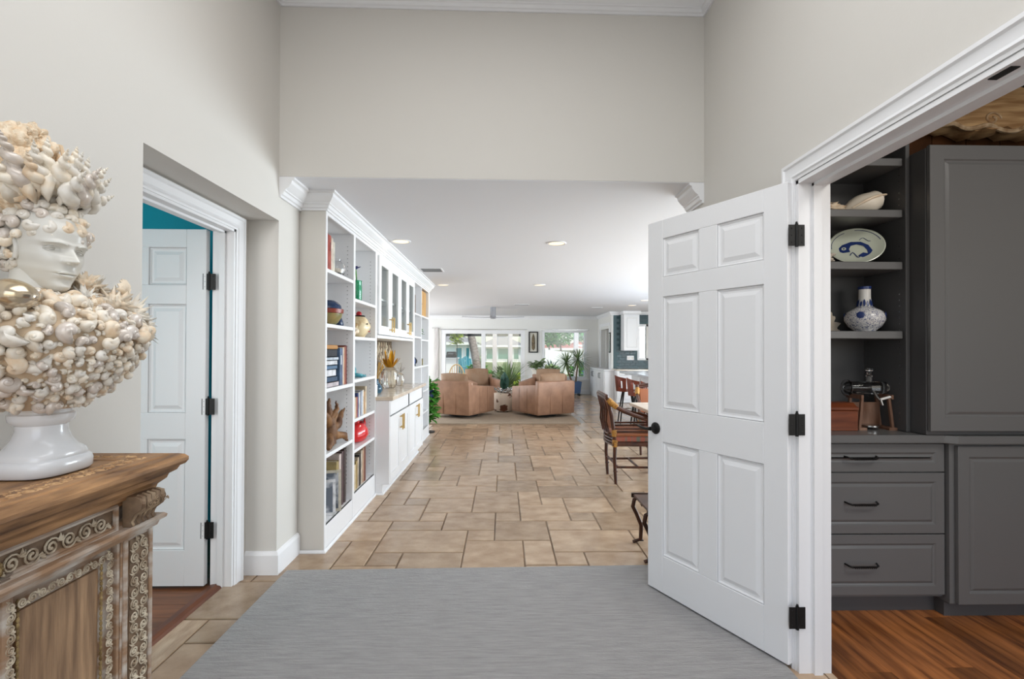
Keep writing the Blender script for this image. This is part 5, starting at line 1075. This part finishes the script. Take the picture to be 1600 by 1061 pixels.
# art, macrame, fan, vents, lamps
e = thing('framed_artwork', 'narrow dark framed relief between the garden windows', 'picture', (.93, FARY - .01, 1.61))
for a in ((.785, 1.075, 1.905, 1.94), (.785, 1.075, 1.285, 1.32)): B(a[0], a[1], FARY - .04, FARY - .002, a[2], a[3]).build('frame_bar', W['darkbase'], e)
for a in (.785, 1.04): B(a, a + .035, FARY - .04, FARY - .002, 1.32, 1.905).build('frame_bar', W['darkbase'], e)
B(.82, 1.04, FARY - .012, FARY - .002, 1.32, 1.905).build('mount', mat('linen_mount', S(206, 202, 190), .8), e); MB().loft([[(.93 + r * math.cos(a * PI / 6), FARY - .014 - .3 * r * abs(math.sin(a * PI / 6)) - .0, z) if False else (.93 + r * math.cos(a * PI / 6), FARY - .02 + .3 * r * math.sin(a * PI / 6), z) for a in range(12)] for r, z in ((.01, 1.36), (.05, 1.42), (.055, 1.6), (.045, 1.75), (.02, 1.84), (.01, 1.87))]).build('relief', mat('bronze_relief', S(120, 104, 76), .5, col2=S(84, 70, 50), nscale=20), e, smooth=40)
e = thing('macrame_hanging', 'grey knotted macrame hanging beside the sliding doors', 'wall hanging', (-2.08, FARY - .05, 2.05)); B(-2.2, -1.96, FARY - .07, FARY - .05, 2.03, 2.05).build('rod', W['chrome'], e)
mc = mat('grey_cord', S(214, 208, 206), .9)
for k in range(5): x = -2.12 + k * .024; MB().tube([(x + .012 * math.sin(q * 1.3 + k), FARY - .06 + .006 * math.cos(q + k), 2.03 - q * .16) for q in range(11)], .011, 6).build('cord', mc, e, smooth=50)
e = thing('ceiling_fan', 'white two-blade ceiling fan over the armchairs', 'ceiling fan', (-.26, 12.2, LC - .01)); MB().lathe([(0, .01), (.07, .01), (.07, -.22), (.085, -.24), (.06, -.27), (0, -.275)], n=24).build('motor', mat('satin_grey', S(150, 150, 154), .4), e, smooth=35, world=False)
for s_, lift in ((-1, .0), (1, .0)):
    bl = MB(); rg = []
    for q in range(9): t = q / 8; x = s_ * (.05 + .72 * t); w_ = .075 + .05 * math.sin(PI * t); rg.append([(x, -w_, -.25 + .02 * t * t - .01), (x, w_, -.245 + .02 * t * t + .012), (x, w_, -.235 + .02 * t * t + .012), (x, -w_, -.24 + .02 * t * t - .01)])
    bl.loft(rg).build('blade', mat('fan_blade', S(200, 200, 204), .5), e, smooth=40, world=False)
def downlight(label, x, y, energy=3, z=LC, g='recessed ceiling lights'):
    e = thing('recessed_light', label, 'ceiling light', (x, y, z - .006), 0, g); MB().lathe([(.075, .006), (.098, .006), (.098, .002), (.09, -.003), (.075, 0)], n=28).build('trim_ring', W['white'], e, smooth=35, world=False)
    MB().lathe([(0, .005), (.075, .005), (.075, .001), (0, .001)], n=24).build('lens', mat('warm_lens', (1, .8, .52, 1), .4, emit=1.1), e, world=False)
    light('downlight', 'AREA', (x, y, z - .02), energy, (1, .86, .68), .15, d=(0, 0, -1), shape='DISK')
for l, x, y in (('lit recessed light near the bookcase crown, nearest the viewer', -1.0, 4.80), ('lit recessed light in the middle of the low ceiling, nearest the viewer', .52, 4.84), ('lit recessed light just past the ceiling register', -.98, 8.0), ('lit recessed light in the middle of the ceiling, further back', .58, 7.94), ('lit recessed light over the kitchen island', 2.96, 10.27), ('lit recessed light by the kitchen wall cabinet', 3.0, 11.45)): downlight(l, x, y, .5 if x < -.9 else 4)
def register(label, x, y, w_, h_):
    e = thing('ceiling_register', label, 'vent', (x, y, LC)); B(x - w_ / 2, x + w_ / 2, y - h_ / 2, y - h_ / 2 + .02, LC - .008, LC - .0005).build('frame', W['white'], e)
    B(x - w_ / 2, x + w_ / 2, y + h_ / 2 - .02, y + h_ / 2, LC - .008, LC - .0005).build('frame', W['white'], e)
    for s_ in (-1, 1): B(x + s_ * w_ / 2, x + s_ * (w_ / 2 - .02), y - h_ / 2 + .02, y + h_ / 2 - .02, LC - .008, LC - .0005).build('frame', W['white'], e)
    B(x - w_ / 2 + .02, x + w_ / 2 - .02, y - h_ / 2 + .02, y + h_ / 2 - .02, LC - .003, LC - .0005).build('duct', mat('duct_grey', S(120), .8), e)
    for k in range(5): yy = y - h_ / 2 + .03 + k * (h_ - .06) / 4; B(x - w_ / 2 + .02, x + w_ / 2 - .02, yy - .004, yy + .004, LC - .010, LC - .003).build('louver', mat('louver_grey', S(160), .6), e)
register('grey louvered ceiling register beside the bookcase crown', -.95, 6.5, .30, .30); register('small ceiling register near the fan', .42, 11.4, .36, .2); register('small ceiling register over the kitchen side', 2.3, 12.1, .26, .16)

# ================================================================== DINING AND KITCHEN
def rattan_chair(label, loc, rz):
    """local: faces +X, back at x=0, width along Y .5"""
    e = thing('rattan_armchair', label, 'chair', loc, rz, 'rattan dining armchairs')
    def tb(nm, pts, r, m='rattan', n=8): return MB().tube(pts, r, n).build(nm, W[m], e, smooth=50, world=False)
    for s_ in (-1, 1):
        tb('leg', [(.03, s_ * .2, 0), (.015, s_ * .205, .25), (.02, s_ * .21, .44), (-.02, s_ * .215, .7), (-.07, s_ * .22, .90)], [.016, .019, .021, .019, .018])
        tb('leg', [(.50, s_ * .22, 0), (.49, s_ * .225, .44), (.48, s_ * .24, .62)], [.016, .019, .017])
        tb('arm', [(-.06, s_ * .22, .86), (.0, s_ * .245, .80), (.10, s_ * .26, .745), (.28, s_ * .27, .68), (.46, s_ * .26, .635), (.5, s_ * .25, .62)], [.018, .02, .02, .019, .018, .016])
        tb('side_rail', [(.0, s_ * .215, .535), (.49, s_ * .235, .535)], .011); tb('side_rail', [(.0, s_ * .215, .565), (.49, s_ * .235, .565)], .011); tb('stretcher', [(.025, s_ * .2, .17), (.495, s_ * .22, .17)], .012)
        for x, z, r in ((.018, .415, .029), (.01, .52, .026), (.49, .415, .028)): MB().lathe([(r, -.035), (r + .003, 0), (r, .035)], (x, s_ * .21, z), 12).build('cane_wrap', W['cane'], e, smooth=50, world=False)
        tb('cane_wrap', [(-.055, s_ * .222, .865), (-.02, s_ * .235, .825), (.03, s_ * .25, .785)], [.028, .032, .027], 'cane', 10)
        for z in (.13, .19): MB().lathe([(.022, -.006), (.025, 0), (.022, .006)], (.025, s_ * .2, z), 10).build('node_ring', W['rattan'], e, world=False)
    for k, z in enumerate((.90, .875)): tb('top_rail', [(-.07 - .03 * math.cos(t * PI / 2) - .0, t * .225, z + .02 * math.cos(t * PI / 2)) for t in [q / 5 - 1 for q in range(11)]], .016)
    for z in (.40, .43, .46, .50): tb('back_band', [(.0 - .035 * math.cos(t * PI / 2), t * .22, z) for t in [q / 5 - 1 for q in range(11)]], .012)
    for k in range(4): a = -.15 + k * .1; tb('back_slat', [(-.03, a, .5), (-.04 - .01, a + .05, .62), (-.06, a - .03, .75), (-.09, a + .02, .9)], .010)
    tb('stretcher', [(.025, -.2, .2), (.025, .2, .2)], .012); tb('stretcher', [(.26, -.21, .17), (.26, .21, .17)], .011)
    MB().loft([[(-.0, -.2, .55), (-.0, .2, .55), (.012, .2, .55), (.012, -.2, .55)], [(-.055, -.2, .86), (-.055, .2, .86), (-.03, .2, .86), (-.03, -.2, .86)]]).build('back_pad', W['seatleather'], e, bevel=.006, world=False)
    B(-.01, .51, -.235, .235, .385, .43).build('seat_frame', W['rattan'], e, bevel=.012, seg=2, world=False); B(.0, .50, -.225, .225, .43, .485).build('seat_band', mat('striped_weave', S(160, 92, 76), .85, col2=S(104, 110, 100), nscale=22, stretch=(1, 1, .05), lo=.45, hi=.55), e, bevel=.01, world=False)
    B(.0, .50, -.225, .225, .485, .525).build('seat_cushion', W['seatleather'], e, bevel=.016, seg=2, smooth=35, world=False); return e
rattan_chair('dark rattan armchair with cane-wrapped joints at the near side of the dining table', (1.125, 5.235, 0), 0)
rattan_chair('dark rattan armchair at the far end of the dining table', (2.0, 6.45, 0), -PI / 2)
dt = thing('dining_table', 'pale topped dining table half hidden by the open white door', 'table', (2.0, 5.2, 0)); B(1.47, 2.55, 4.45, 5.72, .725, .76).build('tabletop', mat('pale_tabletop', S(216, 204, 190), .3, col2=S(196, 184, 170), nscale=4), dt, bevel=.006); B(1.62, 2.4, 4.6, 5.57, .66, .725).build('apron', W['rattan'], dt)
for x in (1.66, 2.36):
    for y in (4.66, 5.5): MB().lathe([(.035, 0), (.03, .1), (.04, .3), (.03, .5), (.045, .66), (0, .66)], (x, y, 0), 12).build('leg', W['darkbase'], dt, smooth=40)
def stool(label, loc):
    e = thing('bar_stool', label, 'stool', loc, 0, 'bent plywood stools at the kitchen island')
    s_ = MB().lathe([(0, .60), (.17, .602), (.19, .615), (.185, .628), (0, .622)], n=28, sx=1, sy=1.05).build('seat', W['walnut'], e, smooth=40, world=False)
    for a in (.6, 2.2, 3.9, 5.5): MB().tube([(.1 * math.cos(a), .1 * math.sin(a), .605), (.17 * math.cos(a), .17 * math.sin(a), .3), (.22 * math.cos(a), .22 * math.sin(a), 0)], [.016, .014, .011], 8).build('leg', W['darkbase'], e, smooth=50, world=False)
    MB().tube([(.17 * math.cos(q * PI / 12), .17 * math.sin(q * PI / 12), .25) for q in range(25)], .008, 6).build('foot_ring', W['chrome'], e, smooth=50, world=False)
    # curved back shell with an oval hole, opening towards +X
    m = MB(); nu, nv = 22, 12
    def P(u, v, t):
        a = PI + (u - .5) * 2.5; r = .20 + .03 * v + t; z = .60 + .30 * v - .05 * abs(u - .5) * 2 * v; return (r * math.cos(a) * .95, r * math.sin(a), z)
    idx = {}
    for t_i, t in enumerate((0, .012)):
        for i in range(nu + 1):
            for k in range(nv + 1): idx[(t_i, i, k)] = len(m.v); m.v.append(P(i / nu, k / nv, t))
    def hole(i, k): return any(((i + .5) / nu - c_) ** 2 / .0095 + ((k + .5) / nv - .52) ** 2 / .09 < 1 for c_ in (.2, .8)) or ((i + .5) / nu - .5) ** 2 / .006 + ((k + .5) / nv - .5) ** 2 / .06 < 1 if False else any(((i + .5) / nu - c_) ** 2 / .0095 + ((k + .5) / nv - .52) ** 2 / .09 < 1 for c_ in (.22, .78))
    keep = {(i, k) for i in range(nu) for k in range(nv) if not hole(i, k)}
    for i, k in keep:
        q = lambda t, a, b: idx[(t, a, b)]
        m.f.append((q(0, i, k), q(0, i + 1, k), q(0, i + 1, k + 1), q(0, i, k + 1))); m.f.append((q(1, i, k), q(1, i, k + 1), q(1, i + 1, k + 1), q(1, i + 1, k)))
        for (di, dk, e1, e2) in ((-1, 0, (i, k), (i, k + 1)), (1, 0, (i + 1, k), (i + 1, k + 1)), (0, -1, (i, k), (i + 1, k)), (0, 1, (i, k + 1), (i + 1, k + 1))):
            if (i + di, k + dk) not in keep: m.f.append((q(0, *e1), q(0, *e2), q(1, *e2), q(1, *e1)))
    m.build('back_shell', W['walnut'], e, smooth=40, world=False); return e
stool('bent red walnut stool furthest along the kitchen island', (2.33, 9.25, 0)); stool('bent red walnut stool in the middle at the kitchen island', (2.33, 8.35, 0)); stool('bent red walnut stool nearest the dining table', (2.33, 7.5, 0))
il = thing('kitchen_island', 'white kitchen island with a pale grey top', 'kitchen island', (3.1, 9.2, 0)); B(2.85, 3.6, 7.3, 10.9, 0, .86).build('body', W['white'], il); B(2.60, 3.7, 7.2, 11.0, .862, .905).build('top', mat('grey_marble', S(206, 208, 214), .15, col2=S(184, 188, 196), nscale=3), il, bevel=.005)
for k in range(5): B(2.84, 2.851, 7.4 + k * .7, 8.0 + k * .7, .1, .8).build('panel', W['white'], il, bevel=.003)
# side run and front run of cabinets
sr = thing('side_cabinets', 'white low cabinets running below the cased opening', 'cabinet', (2.82, 14.1, 0)); B(2.70, 2.948, 13.1, 15.2, .0, .82).build('body', W['white'], sr); B(2.67, 2.948, 13.06, 15.2, .822, .85).build('top', W['white'], sr, bevel=.004)
for k in range(4):
    d = shaker('door', sr, 2.678, 13.12 + k * .52, 13.12 + k * .52 + .5, .09, .80, W['white'], .07); d2_ = MB().tube([(2.675, 13.12 + k * .52 + (.44 if k % 2 == 0 else .06), .60), (2.645, 13.12 + k * .52 + (.44 if k % 2 == 0 else .06), .61), (2.645, 13.12 + k * .52 + (.44 if k % 2 == 0 else .06), .73), (2.675, 13.12 + k * .52 + (.44 if k % 2 == 0 else .06), .74)], .007, 6).build('handle', W['black'], d)
kr = thing('kitchen_cabinets', 'white kitchen base cabinets below the teal tiles', 'cabinet', (4, 13.1, 0)); B(2.955, 5.4, 12.82, 13.395, .0, .83).build('body', W['white'], kr)
for k in range(4):
    x0 = 2.965 + k * .6; raised_front('drawer', kr, x0, x0 + .58, .66, .81, 12.80, W['white'], .04); d = raised_front('door', kr, x0, x0 + .58, .09, .64, 12.80, W['white'], .06); B(x0 + .2, x0 + .38, 12.78, 12.79, .735, .745).build('handle', W['black'], d)
tag(B(2.955, 5.42, 12.78, 13.395, .832, .868).build('kitchen_counter', W['quartz'], bevel=.004), 'cream kitchen counter below the teal tiles', 'countertop')
ku = thing('upper_cabinet', 'white kitchen wall cabinet beside the small window', 'cabinet', (3.4, 13.2, 1.35)); B(3.20, 3.62, 13.05, 13.395, 1.36, 2.33).build('body', W['white'], ku, bevel=.003); raised_front('door', ku, 3.205, 3.615, 1.375, 2.30, 13.03, W['white'], .06); B(3.17, 3.65, 13.0, 13.395, 2.331, LC - .001).build('cornice', W['white'], ku, bevel=.01)
ts = thing('teal_tiles', 'glossy dark teal kitchen wall tiles', 'wall tiles', (3.6, 13.396, .87)); TT = mat('teal_glaze', S(20, 54, 60), .35, rnd=.25); tg = B(0, .146, -.006, 0, 0, .071).mesh('tile', TT, bevel=.0015)
B(3.0, 3.655, 13.393, 13.3985, .87, LC).box(3.655, 4.505, 13.393, 13.3985, .87, 1.095).box(3.655, 4.505, 13.393, 13.3985, 2.085, LC).box(4.505, 5.4, 13.393, 13.3985, .87, LC).build('tile_grout', mat('teal_grout', S(84, 104, 108), .8), ts)
ts_n = 0
for k in range(20):
    for i in range(12):
        x = 3.085 + i * .15 + (.075 if k % 2 else 0); zz = .875 + k * .075
        if x > 4.6 or (3.66 - .14 < x < 4.5 and 1.03 < zz < 2.10) or (x > 3.2 and x < 3.5 and 1.37 < zz): continue
        part('tile', tg, ts, (x - 3.6, -.002, zz - .87)); ts_n += 1
e = thing('wall_plate', 'white switch plate on the teal tiles', 'switch', (3.46, 13.385, 1.15)); B(3.37, 3.56, 13.378, 13.388, 1.10, 1.22).build('plate', W['white'], e, bevel=.003)
for x in (3.42, 3.51): B(x - .015, x + .015, 13.372, 13.378, 1.13, 1.19).build('rocker', SHC[1], e)
e = thing('framed_mirror', 'narrow dark framed mirror near the teal tiles', 'mirror', (2.94, 13.56, 1.6)); B(2.93, 2.948, 13.48, 13.66, 1.30, 1.86).build('frame', W['darkbase'], e); B(2.925, 2.931, 13.51, 13.63, 1.33, 1.83).build('pane', W['chrome'], e)
# wrought iron stand behind the open door
ir = thing('iron_stand', 'low wrought iron stand with scrolled legs behind the open white door', 'stand', (1.06, 3.3, 0)); IRN = mat('bronze_iron', S(52, 36, 28), .4, .5, col2=S(84, 52, 36), nscale=9)
for k, (x, y, s_) in enumerate(((.955, 3.165, -1), (.97, 3.50, -1), (1.2, 3.165, 1), (1.2, 3.50, 1))):
    pts = [(x - s_ * .0, y, .012), (x - s_ * -.045 + 0, y, .004), (x + s_ * -.01, y, .02), (x + s_ * -.015, y, .10), (x + s_ * .02, y, .17), (x + s_ * .045, y, .21), (x + s_ * .035, y, .25), (x + s_ * .0, y, .265), (x - s_ * .03, y, .25), (x - s_ * .03, y, .225), (x - s_ * .012, y, .215)]; pts = [(a, b, c * 1.22) for a, b, c in pts]
    m = MB()
    for a, b in zip(pts[:-1], pts[1:]): pass
    m.tube(pts[1:], [.012, .014, .015, .015, .015, .014, .013, .012, .011, .01], 8); m.build('scroll_leg', IRN, ir, smooth=50); B(x - .03, x + .03, y - .015, y + .015, .014, .02).build('foot_plate', W['black'], ir, bevel=.003)
B(.93, 1.2, 3.14, 3.52, .325, .34).build('top_shelf', IRN, ir, bevel=.004); B(.92, 1.21, 3.13, 3.145, .315, .345).build('rail', IRN, ir); B(.92, 1.21, 3.515, 3.53, .315, .345).build('rail', IRN, ir)

# ================================================================== GARDEN BEYOND THE WINDOWS
def at(px, py, Y): return ((px - 786.5) / 770 * Y, CAM_H - (py - 547) / 770 * Y)
struct('patio_ground', 'pale paved patio beyond the glass doors', 'patio', B(-40, 45, FARY + .16, 26, -.25, -.06), mat('patio_concrete', S(196, 190, 180), .8, col2=S(176, 168, 156), nscale=2))
tag(B(-60, 70, 26, 120, -.3, -.1).build('lawn', mat('lawn_green', S(120, 138, 84), .9, col2=S(150, 150, 110), nscale=3)), 'sunlit lawn beyond the patio', 'lawn', kind='stuff')
WHT = mat('stucco_white', S(232, 230, 226), .8); RED = mat('clay_roof', S(176, 104, 84), .8, col2=S(140, 80, 64), nscale=3, rnd=.1); GRY = mat('shingle_grey', S(150, 148, 146), .8, col2=S(128, 126, 124), nscale=6); TL = mat('teal_paint', S(40, 128, 140), .5)
for lab, x in (('left white patio column outside the sliding doors', -.315), ('right white patio column outside the sliding doors', .25), ('white patio column seen through the picture window', 2.66)):
    e = thing('patio_column', lab, 'column', (x, 18, -.06), 0, 'patio columns'); B(x - .08, x + .08, 17.92, 18.08, .06, 2.25).build('shaft', mat('column_grey', S(196, 188, 186), .8), e, bevel=.01); B(x - .12, x + .12, 17.88, 18.12, -.06, .06).build('base', WHT, e, bevel=.01); B(x - .12, x + .12, 17.88, 18.12, 2.25, 2.35).build('capital', WHT, e, bevel=.01)
e = thing('patio_beam', 'dark beam spanning the patio columns', 'beam', (.4, 18, 1.87)); B(-3.2, 1.0, 18.13, 18.25, 1.87, 2.05).build('beam_body', W['darkbase'], e, bevel=.01); B(-3.2, 1.0, 18.1, 18.28, 2.052, 2.08).build('cap_board', W['darkbase'], e)
def palm(label, base, top, fr=True):
    e = thing('palm_tree', label, 'palm', base); b, t = Vector((0, 0, 0)), Vector(top) - Vector(base); n_ = 26
    MB().tube([b + t * (k / n_) + Vector((.04 * math.sin(k * .3), 0, 0)) for k in range(n_ + 1)], [(.17 - .04 * k / n_) * (1 + .06 * (k % 2)) for k in range(n_ + 1)], 12).build('trunk', mat('palm_bark', S(168, 156, 146), .9, col2=S(124, 112, 102), nscale=8, stretch=(1, 1, 3)), e, smooth=30, world=False)
    for k in range(16):
        a = k * 2.4; m = MB(); d = Vector((math.cos(a), math.sin(a), 0))
        spine = [t + d * (1.9 * q / 8) + Vector((0, 0, .5 * math.sin(q / 8 * 2.6) - .9 * (q / 8) ** 2)) for q in range(9)]; m.tube(spine, .018, 5)
        for q in range(1, 9):
            for s_ in (-1, 1): m.leaf(spine[q], spine[q] + (Vector((-d.y, d.x, 0)) * s_ * .4 + d * .25 + Vector((0, 0, -.2))), .05, 0, (0, 0, 1), 2)
        m.build('frond', W['green'], e, world=False)
palm('leaning grey palm trunk outside the sliding doors', (-1.0, 20, -.06), (-1.62, 20.2, 4.2))
def tree(label, loc, r, h, m, n_=420, lw=.35):
    e = thing('garden_tree', label, 'tree', loc); MB().tube([(0, 0, 0), (.05, 0, h * .4), (0, .05, h * .75)], [.14, .11, .06], 8).build('trunk', mat('bark', S(110, 92, 76), .9), e, smooth=40, world=False); f_ = MB()
    for k in range(n_):
        d = Vector((random.gauss(0, 1), random.gauss(0, 1), random.gauss(0, 1))).normalized() * random.uniform(.5, 1); b = Vector((d.x * r, d.y * r, h + d.z * r * .7)); f_.leaf(b, b + Vector((random.uniform(-1, 1), random.uniform(-1, 1), random.uniform(-.6, .6))).normalized() * lw, lw * .6, 0, (random.uniform(-1, 1), random.uniform(-1, 1), 1), 2)
    f_.build('foliage', m, e, world=False); return e
for lab, px, py, Y, r, m in (('dark green tree at the left of the picture window view', 858, 526, 42, 1.0, W['green']), ('broad green tree in the picture window view', 876, 524, 44, 1.3, W['green']), ('green tree right of the white column in the window view', 911, 521, 46, 1.0, W['green']), ('green tree seen through the kitchen window', 1012, 523, 40, 1.0, W['green']), ('tree behind the grey roofed house', 780, 512, 75, 2.4, W['green']), ('tree behind the pale blue house', 716, 515, 60, 1.6, W['green'])):
    x, z = at(px, py, Y); tree(lab, (x, Y, -.1), r, z, m)
def house(label, x0, x1, y0, y1, zw, zr, wall, roof, wins, wm):
    e = thing('house', label, 'house', ((x0 + x1) / 2, y0, -.1)); B(x0, x1, y0, y1, -.1, zw).build('wall', wall, e); o_ = .5; xm = (x0 + x1) / 2; ym = (y0 + y1) / 2; k = min((x1 - x0), (y1 - y0)) * .45
    m = MB(); m.loft([[(x0 - o_, y0 - o_, zw), (x1 + o_, y0 - o_, zw), (x1 + o_, y1 + o_, zw), (x0 - o_, y1 + o_, zw)], [(x0 + k, y0 + k, zr), (x1 - k, y0 + k, zr), (x1 - k, y1 - k, zr), (x0 + k, y1 - k, zr)]]); m.build('roof', roof, e)
    B(x0 - o_, x1 + o_, y0 - o_ - .05, y0 - o_, zw - .18, zw + .04).build('fascia', WHT, e)
    for a, b, c, d in wins:
        f_ = B(a, b, y0 - .06, y0 + .02, c, d).build('window', WHT, e); B(a + .08, b - .08, y0 - .07, y0 - .05, c + .08, d - .08).build('pane', wm, f_)
house('low white house with green glass and a grey roof across the garden', -2.6, 2.3, 60, 66, 1.9, 3.2, WHT, GRY, [(-2.1, -1.1, .2, 1.62), (-.7, .9, .2, 1.62), (1.2, 1.9, .2, 1.62)], mat('green_glass_far', S(70, 128, 110), .2))
house('pale blue house left of the palm trunk', -6.4, -2.6, 40, 45, 1.95, 2.9, mat('pale_blue_wall', S(214, 226, 232), .8), GRY, [(-3.9, -3.3, .1, 1.6), (-3.1, -2.7, .1, 1.6)], TL)
house('white house with a clay red roof in the picture window view', 3.6, 8.2, 50, 56, 1.55, 2.2, WHT, RED, [(5.0, 5.8, .3, 1.2)], mat('blue_glass_far', S(120, 140, 170), .2))
house('peach house with a clay roof at the right of the window view', 9.0, 13.5, 60, 66, 2.0, 3.2, mat('peach_wall', S(226, 190, 140), .8), RED, [(10, 11, .3, 1.5)], mat('blue_glass_far', S(120, 140, 170)))
house('pale blue house seen through the kitchen window', 11.5, 16, 45, 50, 1.7, 2.6, mat('pale_blue_wall', S(170, 196, 222)), RED, [(13.0, 13.6, .5, 1.3)], mat('blue_glass_far', S(120, 140, 170)))
e = thing('white_fence', 'white panel fence in the picture window view', 'fence', (3.5, 30, -.1))
for k in range(11): B(2.55 + k * .2, 2.74 + k * .2, 30, 30.04, -.1, 1.42 - .03 * k).build('panel', WHT, e)
e = thing('peach_column', 'peach stucco column outside the kitchen window', 'column', (4.55, 16.2, -.06)); B(4.46, 4.64, 16.1, 16.3, -.06, 1.9).build('shaft', mat('peach_wall', S(226, 190, 140)), e); B(4.40, 4.70, 16.04, 16.36, 1.9, 2.1).build('capital', mat('peach_wall', S(226, 190, 140)), e, bevel=.03)
oc = thing('outdoor_counter', 'white outdoor counter left of the palm trunk', 'counter', (-2.3, 19, -.06)); B(-3.0, -1.76, 18.7, 19.3, -.06, 1.02).build('base', WHT, oc); B(-3.05, -1.72, 18.65, 19.35, 1.021, 1.07).build('top', WHT, oc, bevel=.01)
gr = thing('outdoor_grill', 'dark metal grill on the white outdoor counter', 'grill', (-2.0, 19, 1.07)); B(-2.2, -1.8, 18.8, 19.2, 1.071, 1.17).build('body', W['darkbase'], gr, bevel=.01); MB().prism([(18.8, 1.171), (19.2, 1.171), (19.15, 1.29), (18.95, 1.30)], 'x', -2.18, -1.82).build('lid', W['darkbase'], gr, bevel=.02); MB().tube([(-2.1, 18.76, 1.22), (-1.9, 18.76, 1.22)], .012, 6).build('handle', W['chrome'], gr)
def adirondack(label, loc, rz, m):
    e = thing('adirondack_chair', label, 'chair', loc, rz, 'slatted garden chairs')
    for k in range(5): MB().loft([[(-.26 + k * .11, .2, .3), (-.17 + k * .11, .2, .3), (-.17 + k * .11, .22, .3), (-.26 + k * .11, .22, .3)], [(-.28 + k * .115, .48, 1.0 + .05 * (2 - abs(k - 2))), (-.19 + k * .115, .48, 1.0 + .05 * (2 - abs(k - 2))), (-.19 + k * .115, .5, 1.0 + .05 * (2 - abs(k - 2))), (-.28 + k * .115, .5, 1.0 + .05 * (2 - abs(k - 2)))]]).build('back_slat', m, e, world=False)
    for k in range(4): B(-.28, .28, -.3 + k * .13, -.19 + k * .13, .36 - k * .025, .38 - k * .025).build('seat_slat', m, e, world=False)
    for s_ in (-1, 1):
        B(s_ * .28, s_ * .4, -.35, .35, .56, .585).build('arm', m, e, world=False); B(s_ * .3, s_ * .34, -.3, -.2, 0, .56).build('leg', m, e, world=False); B(s_ * .3, s_ * .34, .25, .35, 0, .56).build('leg', m, e, world=False)
adirondack('teal slatted garden chair nearer the palm trunk', (-1.62, 24.0, -.06), .5, TL); adirondack('teal slatted garden chair beside the outdoor counter', (-2.2, 24.6, -.06), -.6, TL); adirondack('white slatted garden chair by the panel fence', (2.55, 26.5, -.1), .9, WHT)
bushy('garden_bush', 'green bush below the left patio column', (-.55, 17.2, .25), .36, 160, W['green'], lw=.11, hang=.2); bushy('garden_bush', 'yellow green bush below the right patio column', (.48, 17.0, .25), .3, 110, W['lime'], lw=.12, hang=.2); bushy('garden_bush', 'blue grey agave bush outside the picture window', (1.75, 17.2, .2), .45, 120, W['agave'], lw=.16, hang=.26)
bushy('garden_bush', 'tall green bush behind the wicker chair', (-1.15, 21.5, .3), .5, 150, W['green'], lw=.16, hang=.3); bushy('garden_bush', 'olive bush between the patio columns', (.02, 19.5, .3), .4, 140, W['green2'], lw=.14, hang=.3); bushy('garden_bush', 'low green bush left under the picture window view', (2.0, 20.5, .3), .45, 130, W['green2'], lw=.16, hang=.3); bushy('garden_bush', 'low green bush right under the picture window view', (2.95, 19.5, .3), .4, 130, W['green'], lw=.14, hang=.3)
for lab, px_, Y_ in (('round blue garden pot left in the picture window view', 862, 22), ('round blue garden pot right in the picture window view', 912, 23)):
    x_ = (px_ - 786.5) / 770 * Y_; e = thing('garden_pot', lab, 'pot', (x_, Y_, -.06)); MB().lathe([(0, 0), (.2, 0), (.3, .25), (.28, .5), (.2, .58), (.22, .64), (.18, .62), (0, .5)], n=20).build('pot_body', mat('garden_blue', S(70, 104, 160), .4), e, smooth=40, world=False); f_ = MB(); [f_.leaf((0, 0, .5), (.4 * math.cos(k * 2.4), .4 * math.sin(k * 2.4), .75 + .02 * k), .07, .1, (0, 0, 1), 3) for k in range(22)]; f_.build('foliage', W['agave'], e, world=False)
bushy('hanging_fern', 'lime green hanging plant at the top of the sliding doors', (-1.62, 17, 1.8), .26, 120, W['lime'], lw=.10, hang=.22)
e = thing('plant_hanger', 'thin bracket post holding the lime hanging plant', 'hanger', (-1.62, 17.2, -.06)); MB().tube([(-1.62, 17.25, -.06), (-1.62, 17.25, 2.2), (-1.62, 17.1, 2.25), (-1.62, 17.0, 2.2), (-1.62, 17.0, 1.8)], .012, 6).build('bracket', W['darkbase'], e)
rc = thing('wicker_chair', 'tan wicker chair outside the sliding doors', 'chair', (-1.6, 16.7, -.06)); wk = mat('wicker', S(206, 168, 112), .7)
MB().tube([(-1.6 + .25 * math.cos(q * PI / 10), 16.9 + .0 * q, .45 + .42 * math.sin(q * PI / 10)) for q in range(11)], .022, 7).build('back_hoop', wk, rc)
for k in range(7): x = -1.82 + k * .073; MB().tube([(x, 16.9, .42), (x, 16.9, .45 + .40 * math.sqrt(max(0, 1 - ((x + 1.6) / .26) ** 2)))], .012, 6).build('back_cane', wk, rc)
MB().lathe([(0, .40), (.27, .40), (.28, .44), (0, .45)], (-1.6, 16.7, 0), 24).build('seat', wk, rc)
for x in (-1.8, -1.4):
    for y in (16.52, 16.9): MB().tube([(x, y, -.06), (x, y, .42)], .02, 7).build('leg', wk, rc)
